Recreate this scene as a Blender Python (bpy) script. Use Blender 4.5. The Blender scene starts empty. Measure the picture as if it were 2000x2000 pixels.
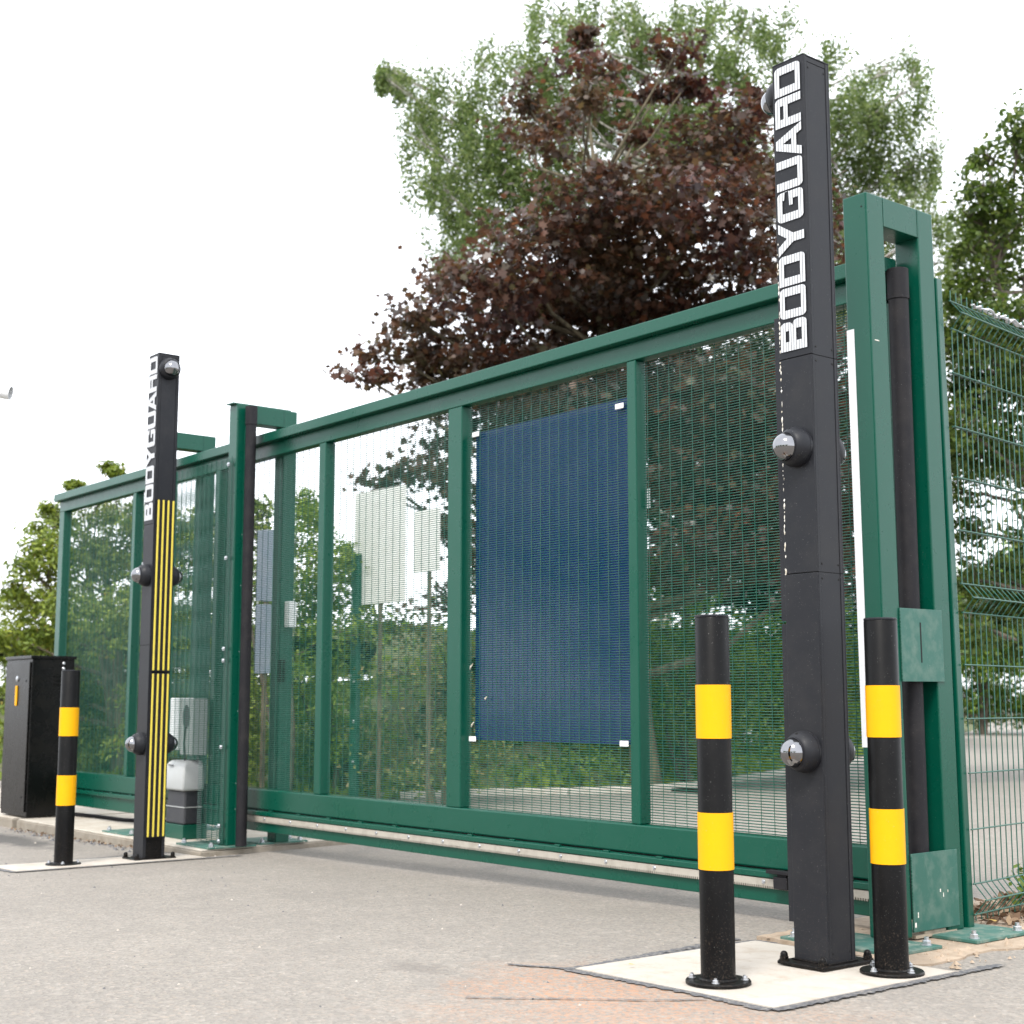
import bpy, math, random
import numpy as np
from mathutils import Vector
R=math.radians
scene=bpy.context.scene
# ---------------------------------------------------------------- camera, world, sun, exposure
cd=bpy.data.cameras.new('camera'); cam=bpy.data.objects.new('camera',cd); scene.collection.objects.link(cam); scene.camera=cam
cam.location=(0,0,.9134); cam.rotation_euler=(math.pi/2+.1325,0,.891)
cd.sensor_fit='HORIZONTAL'; cd.sensor_width=24; cd.lens=33.6; cd.clip_start=.05; cd.clip_end=2000
cd.dof.use_dof=True; cd.dof.focus_distance=5.7; cd.dof.aperture_fstop=2.8
SUN_EL,SUN_AZ=R(52),R(150)          # azimuth measured clockwise from +Y
w=bpy.data.worlds.new('World'); scene.world=w; w.use_nodes=True
nt=w.node_tree; nt.nodes.clear()
sky=nt.nodes.new('ShaderNodeTexSky'); sky.sky_type='NISHITA'; sky.sun_disc=False
sky.sun_elevation=SUN_EL; sky.sun_rotation=SUN_AZ; sky.air_density=1; sky.dust_density=3
mx=nt.nodes.new('ShaderNodeMix'); mx.data_type='RGBA'
nz=nt.nodes.new('ShaderNodeTexNoise'); nz.inputs['Scale'].default_value=1.6; nz.inputs['Detail'].default_value=5
tc=nt.nodes.new('ShaderNodeTexCoord'); mr=nt.nodes.new('ShaderNodeMapRange')
mr.inputs[1].default_value=.3; mr.inputs[2].default_value=.7; mr.inputs[3].default_value=.80; mr.inputs[4].default_value=.97
nt.links.new(tc.outputs['Generated'],nz.inputs['Vector']); nt.links.new(nz.outputs[0],mr.inputs[0])
nt.links.new(mr.outputs[0],mx.inputs[0]); nt.links.new(sky.outputs[0],mx.inputs[6]); mx.inputs[7].default_value=(9.3,9.6,10.1,1)
bg=nt.nodes.new('ShaderNodeBackground'); bg.inputs[1].default_value=.1
wo=nt.nodes.new('ShaderNodeOutputWorld'); nt.links.new(mx.outputs[2],bg.inputs[0]); nt.links.new(bg.outputs[0],wo.inputs[0])
sd=bpy.data.lights.new('sun','SUN'); sd.energy=1.3; sd.angle=R(16); sd.color=(1,.95,.88)
so=bpy.data.objects.new('sun',sd); scene.collection.objects.link(so)
sdir=Vector((math.sin(SUN_AZ)*math.cos(SUN_EL),math.cos(SUN_AZ)*math.cos(SUN_EL),math.sin(SUN_EL)))
so.rotation_euler=sdir.to_track_quat('Z','Y').to_euler(); so.location=(0,-5,12)
vs=scene.view_settings; vs.view_transform='Standard'; vs.look='None'; vs.gamma=1; vs.use_curve_mapping=False; vs.exposure=1.45
scene.cycles.max_bounces=8; scene.cycles.transparent_max_bounces=8

def ground_z(x): return -.0155*min(max(-3.3-x,0),7.8)

# ---------------------------------------------------------------- material helpers
def new_mat(name):
    m=bpy.data.materials.new(name); m.use_nodes=True; n=m.node_tree; b=n.nodes['Principled BSDF']; return m,n,b
def N(n,t,**k):
    o=n.nodes.new('ShaderNode'+t)
    for a,v in k.items(): setattr(o,a,v)
    return o
def noise(n,scale,detail=3,rough=.5,coord='Object',stretch=None):
    t=N(n,'TexCoord'); z=N(n,'TexNoise'); z.inputs['Scale'].default_value=scale; z.inputs['Detail'].default_value=detail; z.inputs['Roughness'].default_value=rough
    if stretch:
        mp=N(n,'Mapping'); mp.inputs['Scale'].default_value=stretch; n.links.new(t.outputs[coord],mp.inputs[0]); n.links.new(mp.outputs[0],z.inputs['Vector'])
    else: n.links.new(t.outputs[coord],z.inputs['Vector'])
    return z.outputs[0]
def ramp(n,fac,stops):
    r=N(n,'ValToRGB'); e=r.color_ramp.elements
    while len(e)<len(stops): e.new(.5)
    for i,(p,c) in enumerate(stops): e[i].position=p; e[i].color=(*c,1) if len(c)==3 else c
    n.links.new(fac,r.inputs[0]); return r.outputs[0]
def mixc(n,fac,a,b,mode='MIX'):
    m=N(n,'Mix',data_type='RGBA',blend_type=mode)
    for s,v in((0,fac),(6,a),(7,b)):
        if hasattr(v,'node'): n.links.new(v,m.inputs[s])
        else: m.inputs[s].default_value=v if s==0 else (*v,1)
    return m.outputs[2]
def bump(n,b,h,strength,dist=.002):
    u=N(n,'Bump'); u.inputs['Strength'].default_value=strength; u.inputs['Distance'].default_value=dist
    n.links.new(h,u.inputs['Height']); n.links.new(u.outputs[0],b.inputs['Normal'])
def paint(name,base,rough=.35,dirt=(.25,.22,.18),dirt_amt=.25,spec=.5,metal=0,dscale=6,orange=.06,chips=None,splash=0):
    m,n,b=new_mat(name)
    a=noise(n,dscale,6,.65); fine=noise(n,90,2)
    f=ramp(n,a,[(.45,(0,0,0)),(.75,(dirt_amt,)*3)])
    col=mixc(n,f,base,dirt)
    sp=ramp(n,noise(n,260,2,.6),[(.71,(0,0,0)),(.76,(.55,.55,.55))])
    col=mixc(n,sp,col,(.4,.4,.38))
    if chips:
        ch=ramp(n,noise(n,26,4,.7),[(chips,(0,0,0)),(chips+.02,(1,1,1))]); col=mixc(n,ch,col,(.55,.5,.42))
    if splash:   # dust and grit thrown up by wheels on the lowest half metre
        tc_=N(n,'TexCoord'); sx=N(n,'SeparateXYZ'); n.links.new(tc_.outputs['Object'],sx.inputs[0]); mz=N(n,'MapRange'); mz.inputs[1].default_value=0; mz.inputs[2].default_value=.42; mz.inputs[3].default_value=.12; mz.inputs[4].default_value=0
        n.links.new(sx.outputs[2],mz.inputs[0]); ad=N(n,'Math',operation='ADD'); n.links.new(noise(n,170,4,.7),ad.inputs[0]); n.links.new(mz.outputs[0],ad.inputs[1])
        col=mixc(n,ramp(n,ad.outputs[0],[(.66,(0,0,0)),(.80,(splash,)*3)]),col,(.17,.125,.095))
    n.links.new(col,b.inputs['Base Color'])
    r=N(n,'MapRange'); r.inputs[3].default_value=rough-.07; r.inputs[4].default_value=rough+.18; n.links.new(a,r.inputs[0]); n.links.new(r.outputs[0],b.inputs['Roughness'])
    b.inputs['Specular IOR Level'].default_value=spec; b.inputs['Metallic'].default_value=metal
    bump(n,b,noise(n,45,3),orange,.002)
    return m
M={}
M['green']=paint('green_powder_coat',(.0005,.062,.038),.24,(.010,.08,.055),.12,orange=.025,spec=.34)
M['plate']=paint('weathered_green_plate',(.035,.12,.095),.6,(.26,.27,.22),.75,dscale=16,chips=.68)
M['green_dull']=paint('green_dusty_coat',(.010,.088,.064),.42,(.15,.20,.165),.5,dscale=14,chips=.78)
M['wire']=paint('green_wire_coat',(.004,.075,.05),.32,(.1,.16,.13),.2)
M['anthracite']=paint('anthracite_coat',(.0145,.0155,.019),.40,(.05,.048,.046),.25,spec=.19,splash=.2)
M['black']=paint('black_coat',(.0028,.0028,.003),.36,(.02,.019,.018),.22,spec=.14,splash=.35)
M['cabinet']=paint('black_gloss_cabinet',(.0016,.0017,.0017),.22,(.02,.017,.012),.3,spec=.22)
M['rubber']=paint('black_rubber',(.009,.0085,.011),.6,(.05,.045,.042),.3,dscale=12,spec=.25)
M['yellow']=paint('yellow_film',(.76,.365,.0),.45,(.40,.22,.02),.14,dscale=9,spec=.2)
M['yellow_dull']=paint('yellow_rubber',(.62,.50,.06),.5,(.3,.25,.1),.3,dscale=18)
M['white']=paint('white_plastic',(.72,.73,.74),.45,(.45,.43,.38),.3)
M['lettering']=paint('white_reflective_vinyl',(.56,.575,.60),.45,(.4,.4,.4),.1,spec=.3)
M['motor_white']=paint('grey_white_housing',(.37,.385,.385),.45,(.3,.3,.27),.3)
M['motor_dark']=paint('dark_grey_plastic',(.02,.021,.026),.5,(.1,.1,.09),.3)
M['rack']=paint('nylon_rack',(.37,.34,.29),.55,(.15,.13,.10),.5,dscale=14)
M['zinc']=paint('zinc_bolts',(.55,.57,.6),.3,(.3,.28,.25),.3,metal=.9)
M['hole']=paint('dark_hole',(.004,.004,.004),.8,(.01,.01,.01),.1)
M['blue']=paint('blue_sign_film',(.004,.026,.145),.09,(.008,.03,.16),.2)
M['board']=paint('cream_board',(.60,.61,.58),.55,(.4,.38,.33),.35)
M['board_blue']=paint('grey_blue_board',(.16,.20,.25),.5,(.3,.3,.3),.3)
M['timber']=paint('weathered_timber',(.32,.27,.2),.8,(.12,.1,.07),.6,dscale=20)
def lens_mat():
    m,n,b=new_mat('mirror_dome'); b.inputs['Base Color'].default_value=(.24,.24,.25,1); b.inputs['Metallic'].default_value=1; b.inputs['Roughness'].default_value=.04; return m
M['lens']=lens_mat()
def bark(name,c1,c2):
    m,n,b=new_mat(name); a=noise(n,14,6,.6,stretch=(1,1,.25)); n.links.new(ramp(n,a,[(.35,c1),(.65,c2)]),b.inputs['Base Color']); b.inputs['Roughness'].default_value=.9; bump(n,b,a,.6,.01); return m
M['bark']=bark('brown_bark',(.035,.028,.02),(.16,.13,.095)); M['bark_pale']=bark('pale_birch_bark',(.09,.08,.07),(.5,.47,.42)); M['bark_olive']=bark('olive_bark',(.05,.042,.028),(.17,.145,.09))
def leafmat(name,cols,rough=.45,trans=.35,tcol=1.3,spec=.4):
    m,n,b=new_mat(name)
    g=N(n,'NewGeometry'); c=ramp(n,g.outputs['Random Per Island'],cols)
    big=noise(n,.9,3); c=mixc(n,ramp(n,big,[(.3,(0,0,0)),(.7,(.5,.5,.5))]),c,cols[-2][1])
    n.links.new(c,b.inputs['Base Color']); b.inputs['Roughness'].default_value=rough; b.inputs['Specular IOR Level'].default_value=spec
    t=N(n,'BsdfTranslucent'); hs=N(n,'HueSaturation'); hs.inputs['Value'].default_value=tcol; n.links.new(c,hs.inputs['Color']); n.links.new(hs.outputs[0],t.inputs[0])
    ms=N(n,'MixShader'); ms.inputs[0].default_value=trans; n.links.new(b.outputs[0],ms.inputs[1]); n.links.new(t.outputs[0],ms.inputs[2]); n.links.new(ms.outputs[0],n.nodes['Material Output'].inputs[0]); return m
M['maple']=leafmat('copper_leaves',[(0,(.018,.008,.010)),(.4,(.050,.019,.019)),(.68,(.085,.026,.018)),(.84,(.115,.032,.015)),(.93,(.075,.065,.025)),(1,(.07,.028,.026))],.38,.38,1.8,.5)
M['birch']=leafmat('birch_leaves',[(0,(.055,.09,.025)),(.5,(.11,.165,.045)),(1,(.22,.26,.085))],.5,.4,1.5)
M['oak']=leafmat('oak_leaves',[(0,(.018,.042,.008)),(.5,(.048,.09,.015)),(.85,(.10,.14,.022)),(1,(.16,.19,.04))],.45,.4,1.5)
M['conifer']=leafmat('conifer_sprays',[(0,(.022,.055,.010)),(.4,(.08,.14,.018)),(.8,(.18,.24,.028)),(.97,(.26,.30,.04)),(1,(.26,.14,.04))],.6,.3,1.3)
M['shrub']=leafmat('shrub_leaves',[(0,(.03,.07,.012)),(.45,(.09,.165,.022)),(.85,(.24,.30,.035)),(1,(.16,.20,.04))],.5,.4,1.4)
M['bramble']=leafmat('bramble_leaves',[(0,(.035,.06,.018)),(.4,(.09,.13,.03)),(.75,(.19,.20,.06)),(1,(.28,.20,.10))],.6,.35,1.3)
M['hedge']=leafmat('hedge_leaves',[(0,(.02,.055,.010)),(.45,(.07,.15,.018)),(.85,(.17,.26,.03)),(1,(.22,.26,.05))],.45,.35,1.4)
M['dark_leaf']=leafmat('shade_tree_leaves',[(0,(.010,.024,.008)),(.5,(.022,.045,.012)),(.85,(.05,.07,.018)),(1,(.05,.03,.02))],.45,.3,1.3)
M['dry']=leafmat('dry_leaf_litter',[(0,(.07,.04,.022)),(.5,(.16,.10,.06)),(1,(.34,.25,.16))],.8,.15,1)
M['yellowleaf']=leafmat('yellow_fallen_leaf',[(0,(.55,.38,.10)),(1,(.5,.33,.1))],.7,.2,1)

def asphalt_mat():
    m,n,b=new_mat('worn_asphalt')
    t=N(n,'TexCoord'); geo=N(n,'NewGeometry')
    v=N(n,'TexVoronoi'); v.inputs['Scale'].default_value=95; n.links.new(t.outputs['Object'],v.inputs['Vector'])
    sep=N(n,'SeparateColor'); n.links.new(v.outputs['Color'],sep.inputs[0])
    stone=ramp(n,sep.outputs[0],[(0,(.09,.083,.075)),(.25,(.19,.174,.155)),(.55,(.255,.238,.213)),(.8,(.315,.285,.247)),(.93,(.37,.29,.22)),(1,(.46,.43,.39))])
    v2=N(n,'TexVoronoi'); v2.inputs['Scale'].default_value=38; n.links.new(t.outputs['Object'],v2.inputs['Vector'])
    sp2=N(n,'SeparateColor'); n.links.new(v2.outputs['Color'],sp2.inputs[0])
    chip=ramp(n,sp2.outputs[1],[(.93,(0,0,0)),(.95,(.5,.5,.5))]); stone=mixc(n,chip,stone,(.42,.38,.33))
    big=noise(n,.55,5,.6); mid=noise(n,3.2,5,.65); fine=noise(n,30,4,.7)
    base=ramp(n,big,[(.3,(.225,.206,.180)),(.7,(.288,.263,.229))])
    c=mixc(n,.45,base,stone)
    c=mixc(n,ramp(n,mid,[(.35,(.35,.35,.35)),(.6,(0,0,0))]),c,(.18,.165,.148))
    c=mixc(n,ramp(n,fine,[(.4,(.4,.4,.4)),(.62,(0,0,0))]),c,(.18,.163,.146))
    # rust coloured dust stain spilled near the pad
    def blob(cx,cy,sx,sy,lo,hi):
        mp=N(n,'Mapping',vector_type='TEXTURE'); mp.inputs['Location'].default_value=(cx,cy,0); mp.inputs['Scale'].default_value=(sx,sy,1)
        n.links.new(geo.outputs['Position'],mp.inputs[0]); xy=N(n,'SeparateXYZ'); n.links.new(mp.outputs[0],xy.inputs[0])
        cb=N(n,'CombineXYZ'); n.links.new(xy.outputs[0],cb.inputs[0]); n.links.new(xy.outputs[1],cb.inputs[1])
        l=N(n,'VectorMath',operation='LENGTH'); n.links.new(cb.outputs[0],l.inputs[0])
        q=N(n,'Math',operation='MULTIPLY_ADD'); n.links.new(noise(n,5,6,.75),q.inputs[0]); q.inputs[1].default_value=1.5; n.links.new(l.outputs['Value'],q.inputs[2])
        g_=N(n,'Math',operation='MULTIPLY'); n.links.new(q.outputs[0],g_.inputs[0]); g_.inputs[1].default_value=.4
        return ramp(n,g_.outputs[0],[(lo*.4,(1,1,1)),(hi*.4,(0,0,0))])
    def half(s,k):
        mm=N(n,'Math',operation='MULTIPLY'); n.links.new(s,mm.inputs[0])
        if hasattr(k,'node'): n.links.new(k,mm.inputs[1])
        else: mm.inputs[1].default_value=k
        return mm.outputs[0]
    patch=noise(n,55,4,.75); pm=ramp(n,patch,[(.46,(.05,.05,.05)),(.56,(1,1,1))])
    c=mixc(n,half(half(blob(-3.62,3.25,.62,.50,1.05,1.75),pm),.6),c,(.42,.21,.11))
    c=mixc(n,half(half(blob(-3.0,2.95,.95,.75,1.0,1.8),pm),.55),c,(.40,.22,.13))
    c=mixc(n,half(blob(-4.25,3.05,.35,.14,.9,1.5),.3),c,(.085,.075,.07))
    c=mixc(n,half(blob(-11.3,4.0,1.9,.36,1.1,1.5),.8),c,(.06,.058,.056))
    c=mixc(n,half(blob(-16,14,3.6,1.4,1.0,1.5),.5),c,(.09,.075,.065))
    n.links.new(c,b.inputs['Base Color']); b.inputs['Roughness'].default_value=.88; b.inputs['Specular IOR Level'].default_value=.3
    h=N(n,'Math',operation='ADD'); n.links.new(v.outputs['Distance'],h.inputs[0]); n.links.new(fine,h.inputs[1]); bump(n,b,h.outputs[0],.55,.004)
    return m
M['asphalt']=asphalt_mat()
def conc(name,c1,c2,dark=(.12,.11,.09),sc=1.):
    m,n,b=new_mat(name)
    c=ramp(n,noise(n,3*sc,6,.65),[(.3,c1),(.7,c2)])
    c=mixc(n,ramp(n,noise(n,35*sc,4,.7),[(.60,(0,0,0)),(.75,(.45,.45,.45))]),c,dark)
    c=mixc(n,ramp(n,noise(n,160,3,.6),[(.66,(0,0,0)),(.72,(.6,.6,.6))]),c,dark)
    c=mixc(n,ramp(n,noise(n,9*sc,5,.7),[(.48,(0,0,0)),(.75,(.7,.7,.7))]),c,tuple(x*k for x,k in zip(c1,(.80,.70,.60))))
    n.links.new(c,b.inputs['Base Color']); b.inputs['Roughness'].default_value=.9; bump(n,b,noise(n,70,5,.7),.5,.003); return m
M['pad']=conc('pale_concrete',(.39,.355,.305),(.46,.42,.37),(.26,.19,.13))
M['slab']=conc('slab_concrete',(.40,.36,.30),(.50,.46,.40),(.2,.18,.14))
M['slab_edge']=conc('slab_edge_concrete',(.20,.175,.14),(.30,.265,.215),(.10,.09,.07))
M['rough']=conc('rough_sandy_concrete',(.26,.205,.15),(.44,.34,.25),(.13,.10,.07),2.2)
M['kerb']=conc('kerb_concrete',(.42,.39,.34),(.52,.48,.43))
def bitumen():
    m,n,b=new_mat('bitumen_seal'); n.links.new(ramp(n,noise(n,60,5,.7),[(.33,(.055,.058,.066)),(.5,(.10,.10,.105)),(.66,(.23,.21,.185))]),b.inputs['Base Color']); b.inputs['Roughness'].default_value=.75; bump(n,b,noise(n,90,4),.7,.004); return m
M['bitumen']=bitumen()
def earth():
    m,n,b=new_mat('bank_earth'); a=noise(n,1.3,6,.65); c=ramp(n,a,[(.3,(.05,.055,.02)),(.5,(.075,.10,.03)),(.7,(.12,.115,.06))]); c=mixc(n,ramp(n,noise(n,14,5,.7),[(.45,(0,0,0)),(.7,(.7,.7,.7))]),c,(.10,.075,.045)); n.links.new(c,b.inputs['Base Color']); b.inputs['Roughness'].default_value=.95; bump(n,b,noise(n,9,6,.7),.8,.05); return m
M['earth']=earth()
def scuffmat():
    m,n,b=new_mat('flaking_scuff'); n.links.new(ramp(n,noise(n,60,3),[(.4,(.75,.73,.68)),(.6,(.5,.45,.36))]),b.inputs['Base Color']); b.inputs['Roughness'].default_value=.8; return m
M['scuff']=scuffmat()

# ---------------------------------------------------------------- mesh helpers
LINK=scene.collection.objects.link
def thing(name,label,cat,loc=(0,0,0),rz=0,group=None):
    o=bpy.data.objects.new(name,None); o.empty_display_size=.1; LINK(o); o.location=loc; o.rotation_euler=(0,0,rz); o['label']=label; o['category']=cat
    if group: o['group']=group
    return o
def tag(o,label=None,cat=None,group=None,kind=None):
    for k,v in(('label',label),('category',cat),('group',group),('kind',kind)):
        if v: o[k]=v
    return o
class MB:
    def __init__(s): s.v=[]; s.f=[]
    def add(s,vs,fs):
        k=len(s.v); s.v+=[tuple(p) for p in vs]; s.f+=[tuple(i+k for i in f) for f in fs]; return s
    def box(s,x0,x1,y0,y1,z0,z1):
        return s.add([(x0,y0,z0),(x1,y0,z0),(x1,y1,z0),(x0,y1,z0),(x0,y0,z1),(x1,y0,z1),(x1,y1,z1),(x0,y1,z1)],[(0,3,2,1),(4,5,6,7),(0,1,5,4),(1,2,6,5),(2,3,7,6),(3,0,4,7)])
    def lathe(s,prof,o=(0,0,0),ax=(0,0,1),n=24,cap0=True,cap1=True):
        ax=Vector(ax).normalized(); o=Vector(o); t=Vector((1,0,0)) if abs(ax.x)<.9 else Vector((0,1,0)); a=ax.cross(t).normalized(); b=ax.cross(a)
        vs=[]; fs=[]
        for r,h in prof:
            for i in range(n):
                q=2*math.pi*i/n; vs.append(o+ax*h+(a*math.cos(q)+b*math.sin(q))*r)
        for j in range(len(prof)-1):
            for i in range(n): k=(i+1)%n; fs.append((j*n+i,j*n+k,(j+1)*n+k,(j+1)*n+i))
        if cap0: fs.append(tuple(reversed(range(n))))
        if cap1: fs.append(tuple((len(prof)-1)*n+i for i in range(n)))
        return s.add(vs,fs)
    def tube(s,pts,rad,n=6):
        pts=[Vector(p) for p in pts]; vs=[]; fs=[]
        for j,p in enumerate(pts):
            d=(pts[min(j+1,len(pts)-1)]-pts[max(j-1,0)]).normalized(); t=Vector((0,0,1)) if abs(d.z)<.9 else Vector((1,0,0)); a=d.cross(t).normalized(); b=d.cross(a)
            for i in range(n): q=2*math.pi*i/n; vs.append(p+(a*math.cos(q)+b*math.sin(q))*rad[j])
        for j in range(len(pts)-1):
            for i in range(n): k=(i+1)%n; fs.append((j*n+i,j*n+k,(j+1)*n+k,(j+1)*n+i))
        fs.append(tuple(reversed(range(n)))); fs.append(tuple((len(pts)-1)*n+i for i in range(n)))
        return s.add(vs,fs)
    def prism(s,poly,z0,z1):
        n=len(poly); vs=[(x,y,z0) for x,y in poly]+[(x,y,z1) for x,y in poly]
        return s.add(vs,[tuple(reversed(range(n))),tuple(range(n,2*n))]+[(i,(i+1)%n,(i+1)%n+n,i+n) for i in range(n)])
    def build(s,name,mat,parent=None,bevel=0,smooth=False,kind=None,label=None):
        me=bpy.data.meshes.new(name); me.from_pydata(s.v,[],s.f); me.update()
        if isinstance(mat,str): mat=M[mat]
        me.materials.append(mat)
        if smooth: me.polygons.foreach_set('use_smooth',[True]*len(me.polygons)); 
        if smooth:
            try: me.set_sharp_from_angle(angle=R(40))
            except Exception: pass
        o=bpy.data.objects.new(name,me); LINK(o)
        if parent: o.parent=parent
        if bevel:
            b=o.modifiers.new('bevel','BEVEL'); b.width=bevel; b.segments=2; b.limit_method='ANGLE'; b.angle_limit=R(50)
        if kind: o['kind']=kind
        if label: o['label']=label
        return o
def BX(*a): return MB().box(*a)
def copy_tree(o,parent=None):
    c=o.copy(); LINK(c); 
    if parent: c.parent=parent
    for ch in o.children: copy_tree(ch,c)
    return c
def share(o,parent,loc,rot=None):
    c=o.copy(); LINK(c); c.parent=parent; c.location=loc
    if rot: c.rotation_euler=rot
    return c

# ---------------------------------------------------------------- ground
def ground():
    xs=[-400,-60,-30,-20]+[-16+.25*i for i in range(80)]+[6,15,60,400]; ys=[-400,-60,-10,0,2,3,4,5,6,8,12,30,60,400]
    b=MB(); b.v=[(x,y,ground_z(x)) for y in ys for x in xs]; n=len(xs)
    b.f=[(j*n+i,j*n+i+1,(j+1)*n+i+1,(j+1)*n+i) for j in range(len(ys)-1) for i in range(n-1)]
    o=b.build('asphalt_ground','asphalt'); o['kind']='structure'
ground()
random.seed(11)
def wavy_band(name,pts,w0,parent=None,z=.004,step=.012,jit=.3,wmin=None):
    b=MB(); L=[];Rr=[]
    for (a,c) in zip(pts[:-1],pts[1:]):
        a=Vector(a); c=Vector(c); n=max(2,int((c-a).length/step)); d=(c-a).normalized(); s=Vector((-d.y,d.x))
        for i in range(n):
            p=a+(c-a)*(i/n); k1=w0*.5*(1+random.uniform(-jit,jit)); k2=w0*.5*(1+random.uniform(-jit,jit)); L.append(p+s*k1); Rr.append(p-s*k2)
    vs=[]
    for l,r_ in zip(L,Rr): vs+=[(l.x,l.y,ground_z(l.x)+z),(r_.x,r_.y,ground_z(r_.x)+z)]
    b.add(vs,[(2*i,2*i+1,2*i+3,2*i+2) for i in range(len(L)-1)])
    o=b.build(name,'bitumen',parent)
    if not parent: o['kind']='structure'
    return o
def pad(x0,x1,y0,y1,seal=True,name='concrete_pad'):
    z0,z1=ground_z(x0),ground_z(x1); b=MB(); h=.008
    b.add([(x0,y0,z0-.1),(x1,y0,z1-.1),(x1,y1,z1-.1),(x0,y1,z0-.1),(x0,y0,z0+h),(x1,y0,z1+h),(x1,y1,z1+h),(x0,y1,z0+h)],[(0,3,2,1),(4,5,6,7),(0,1,5,4),(1,2,6,5),(2,3,7,6),(3,0,4,7)])
    o=b.build(name,'pad'); o['kind']='structure'
    e=.016
    wavy_band('bitumen_seal',[(x0-.10,y1+e*.3),(x0-e,y0-e),(x1+e,y0-e)],.044,o,jit=.5)
    wavy_band('bitumen_seal',[(x0-e,y0-e),(x0-e,y1+e),(x0+.1,y1+e)],.034,o,z=.005)
    wavy_band('bitumen_seal',[(x1+e,y0-e),(x1+e,y1+.26)],.042,o,z=.006,jit=.45)
    return o
pad(-3.872,-2.975,3.415,4.345)
pad(-9.06,-8.62,3.19,4.425)
wavy_band('bitumen_seal',[(-3.72,2.82),(-3.61,2.92),(-3.46,3.07),(-3.3,3.22),(-3.19,3.37)],.010,z=.0045,jit=.8)
wavy_band('bitumen_seal',[(-3.02,4.35),(-3.1,4.28)],.02,z=.0045,jit=.5)
wavy_band('bitumen_seal',[(-4.12,3.31),(-3.98,3.37),(-3.88,3.41)],.022,z=.0042,jit=.6)
# rough sandy foundation under the right gate portal
def foundation():
    random.seed(5); edge=[(-4.0,5.5),(-3.95,4.95),(-3.9,4.40),(-3.45,4.352),(-3.14,4.352),(-3.10,4.42),(-3.13,4.62),(-3.155,4.80),(-3.10,5.0),(-2.95,5.4),(-2.9,6.6),(-3.9,6.6)]
    P=[]
    for a,c in zip(edge,edge[1:]+edge[:1]):
        a=Vector(a);c=Vector(c); n=max(1,int((c-a).length/.04))
        for i in range(n): p=a+(c-a)*i/n; P.append((p.x+random.uniform(-.012,.012),max(4.349,p.y+random.uniform(-.012,.012)) if p.y<4.5 else p.y))
    o=MB().prism(P,-.05,.007).build('rough_foundation','rough'); o['kind']='structure'
    # broken fragments and crumbs on it
    b=MB()
    for i in range(420):
        x=random.uniform(-3.9,-3.0); y=random.uniform(4.4,6.2); s=random.choice([.004,.006,.009,.014])
        q=random.random()*6; c,s_=math.cos(q)*s,math.sin(q)*s; h=s*.7
        b.add([(x+c,y+s_,.004),(x-s_,y+c,.004),(x-c,y-s_,.004),(x+s_,y-c,.004),(x+random.uniform(-.3,.3)*s,y,.007+h)],[(0,1,4),(1,2,4),(2,3,4),(3,0,4)])
    b.build('concrete_crumbs','rough',kind='stuff')['label']='sandy crumbs and grit scattered on the rough foundation'
foundation()
def grit():
    random.seed(8); b=MB(); c=MB()
    for i in range(260):
        x=random.uniform(-12,-2.2); y=random.uniform(1.6,4.6)+(.0 if x>-7 else .2); s=random.choice([.0025,.003,.004,.006])*(1+max(0,-x-4)*.12)
        z=ground_z(x); q=random.random()*6; cc,ss=math.cos(q)*s,math.sin(q)*s
        (b if random.random()<.8 else c).add([(x+cc,y+ss,z),(x-ss,y+cc,z),(x-cc,y-ss,z),(x+ss,y-cc,z),(x,y,z+s*.8)],[(0,1,4),(1,2,4),(2,3,4),(3,0,4)])
    for i in range(130):
        x=random.uniform(-12,-9.1); y=4.40-abs(random.gauss(0,.07)); z=ground_z(x); s=random.uniform(.008,.022); q=random.random()*6; cc,ss=math.cos(q)*s,math.sin(q)*s
        b.add([(x+cc,y+ss,z),(x-ss,y+cc,z),(x-cc,y-ss,z),(x+ss,y-cc,z),(x,y,z+s*.7)],[(0,1,4),(1,2,4),(2,3,4),(3,0,4)])
    tag(b.build('dark_grit','bitumen',kind='stuff'),'dark loose grit scattered over the asphalt drive'); tag(c.build('pale_grit','pad',kind='stuff'),'pale stone chips scattered over the asphalt drive')
grit()
# raised slab under the left portals, with a broken joint
def slab(x0,x1,skew=0):
    b=MB(); ch=.02; z1=-.04; z0=-.3
    # top with chamfered front edge
    for (nm,mt,zs) in(('slab_edge','slab_edge',None),):
        pass
    poly=[(x0,4.43),(x1,4.43),(x1-skew,7.2),(x0,7.2)]
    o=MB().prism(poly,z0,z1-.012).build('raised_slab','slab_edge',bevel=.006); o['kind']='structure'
    MB().prism([(x0+.0,4.445),(x1-.015,4.445),(x1-.015-skew,7.2),(x0,7.2)],z1-.0119,z1).build('slab_top','slab',o,bevel=.005)
slab(-12.02,-8.715,.35); slab(-16.5,-12.13)
def kerbrow():
    random.seed(2); pts=[(-13.3,8.6),(-13.05,10.2),(-12.6,11.0),(-12.35,11.9),(-12.6,13.2),(-13.4,15.0),(-14.6,17.6),(-16.4,21.6)]
    o=thing('kerb_row','low pale kerb stones edging the yard in front of the brambles','kerb',(0,0,0))
    for a,c in zip(pts[:-1],pts[1:]):
        a=Vector(a);c=Vector(c); n=max(1,round((c-a).length/.915)); L=(c-a).length/n; ang=math.atan2(c.y-a.y,c.x-a.x)
        for i in range(n):
            p=a+(c-a)*(i+.5)/n; k=BX(-L/2+.004,L/2-.004,-.06,.06,-.1,.07).build('kerb_stone','kerb',o,bevel=.012); k.location=(p.x,p.y,ground_z(p.x)); k.rotation_euler=(0,0,ang)
kerbrow()

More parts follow.
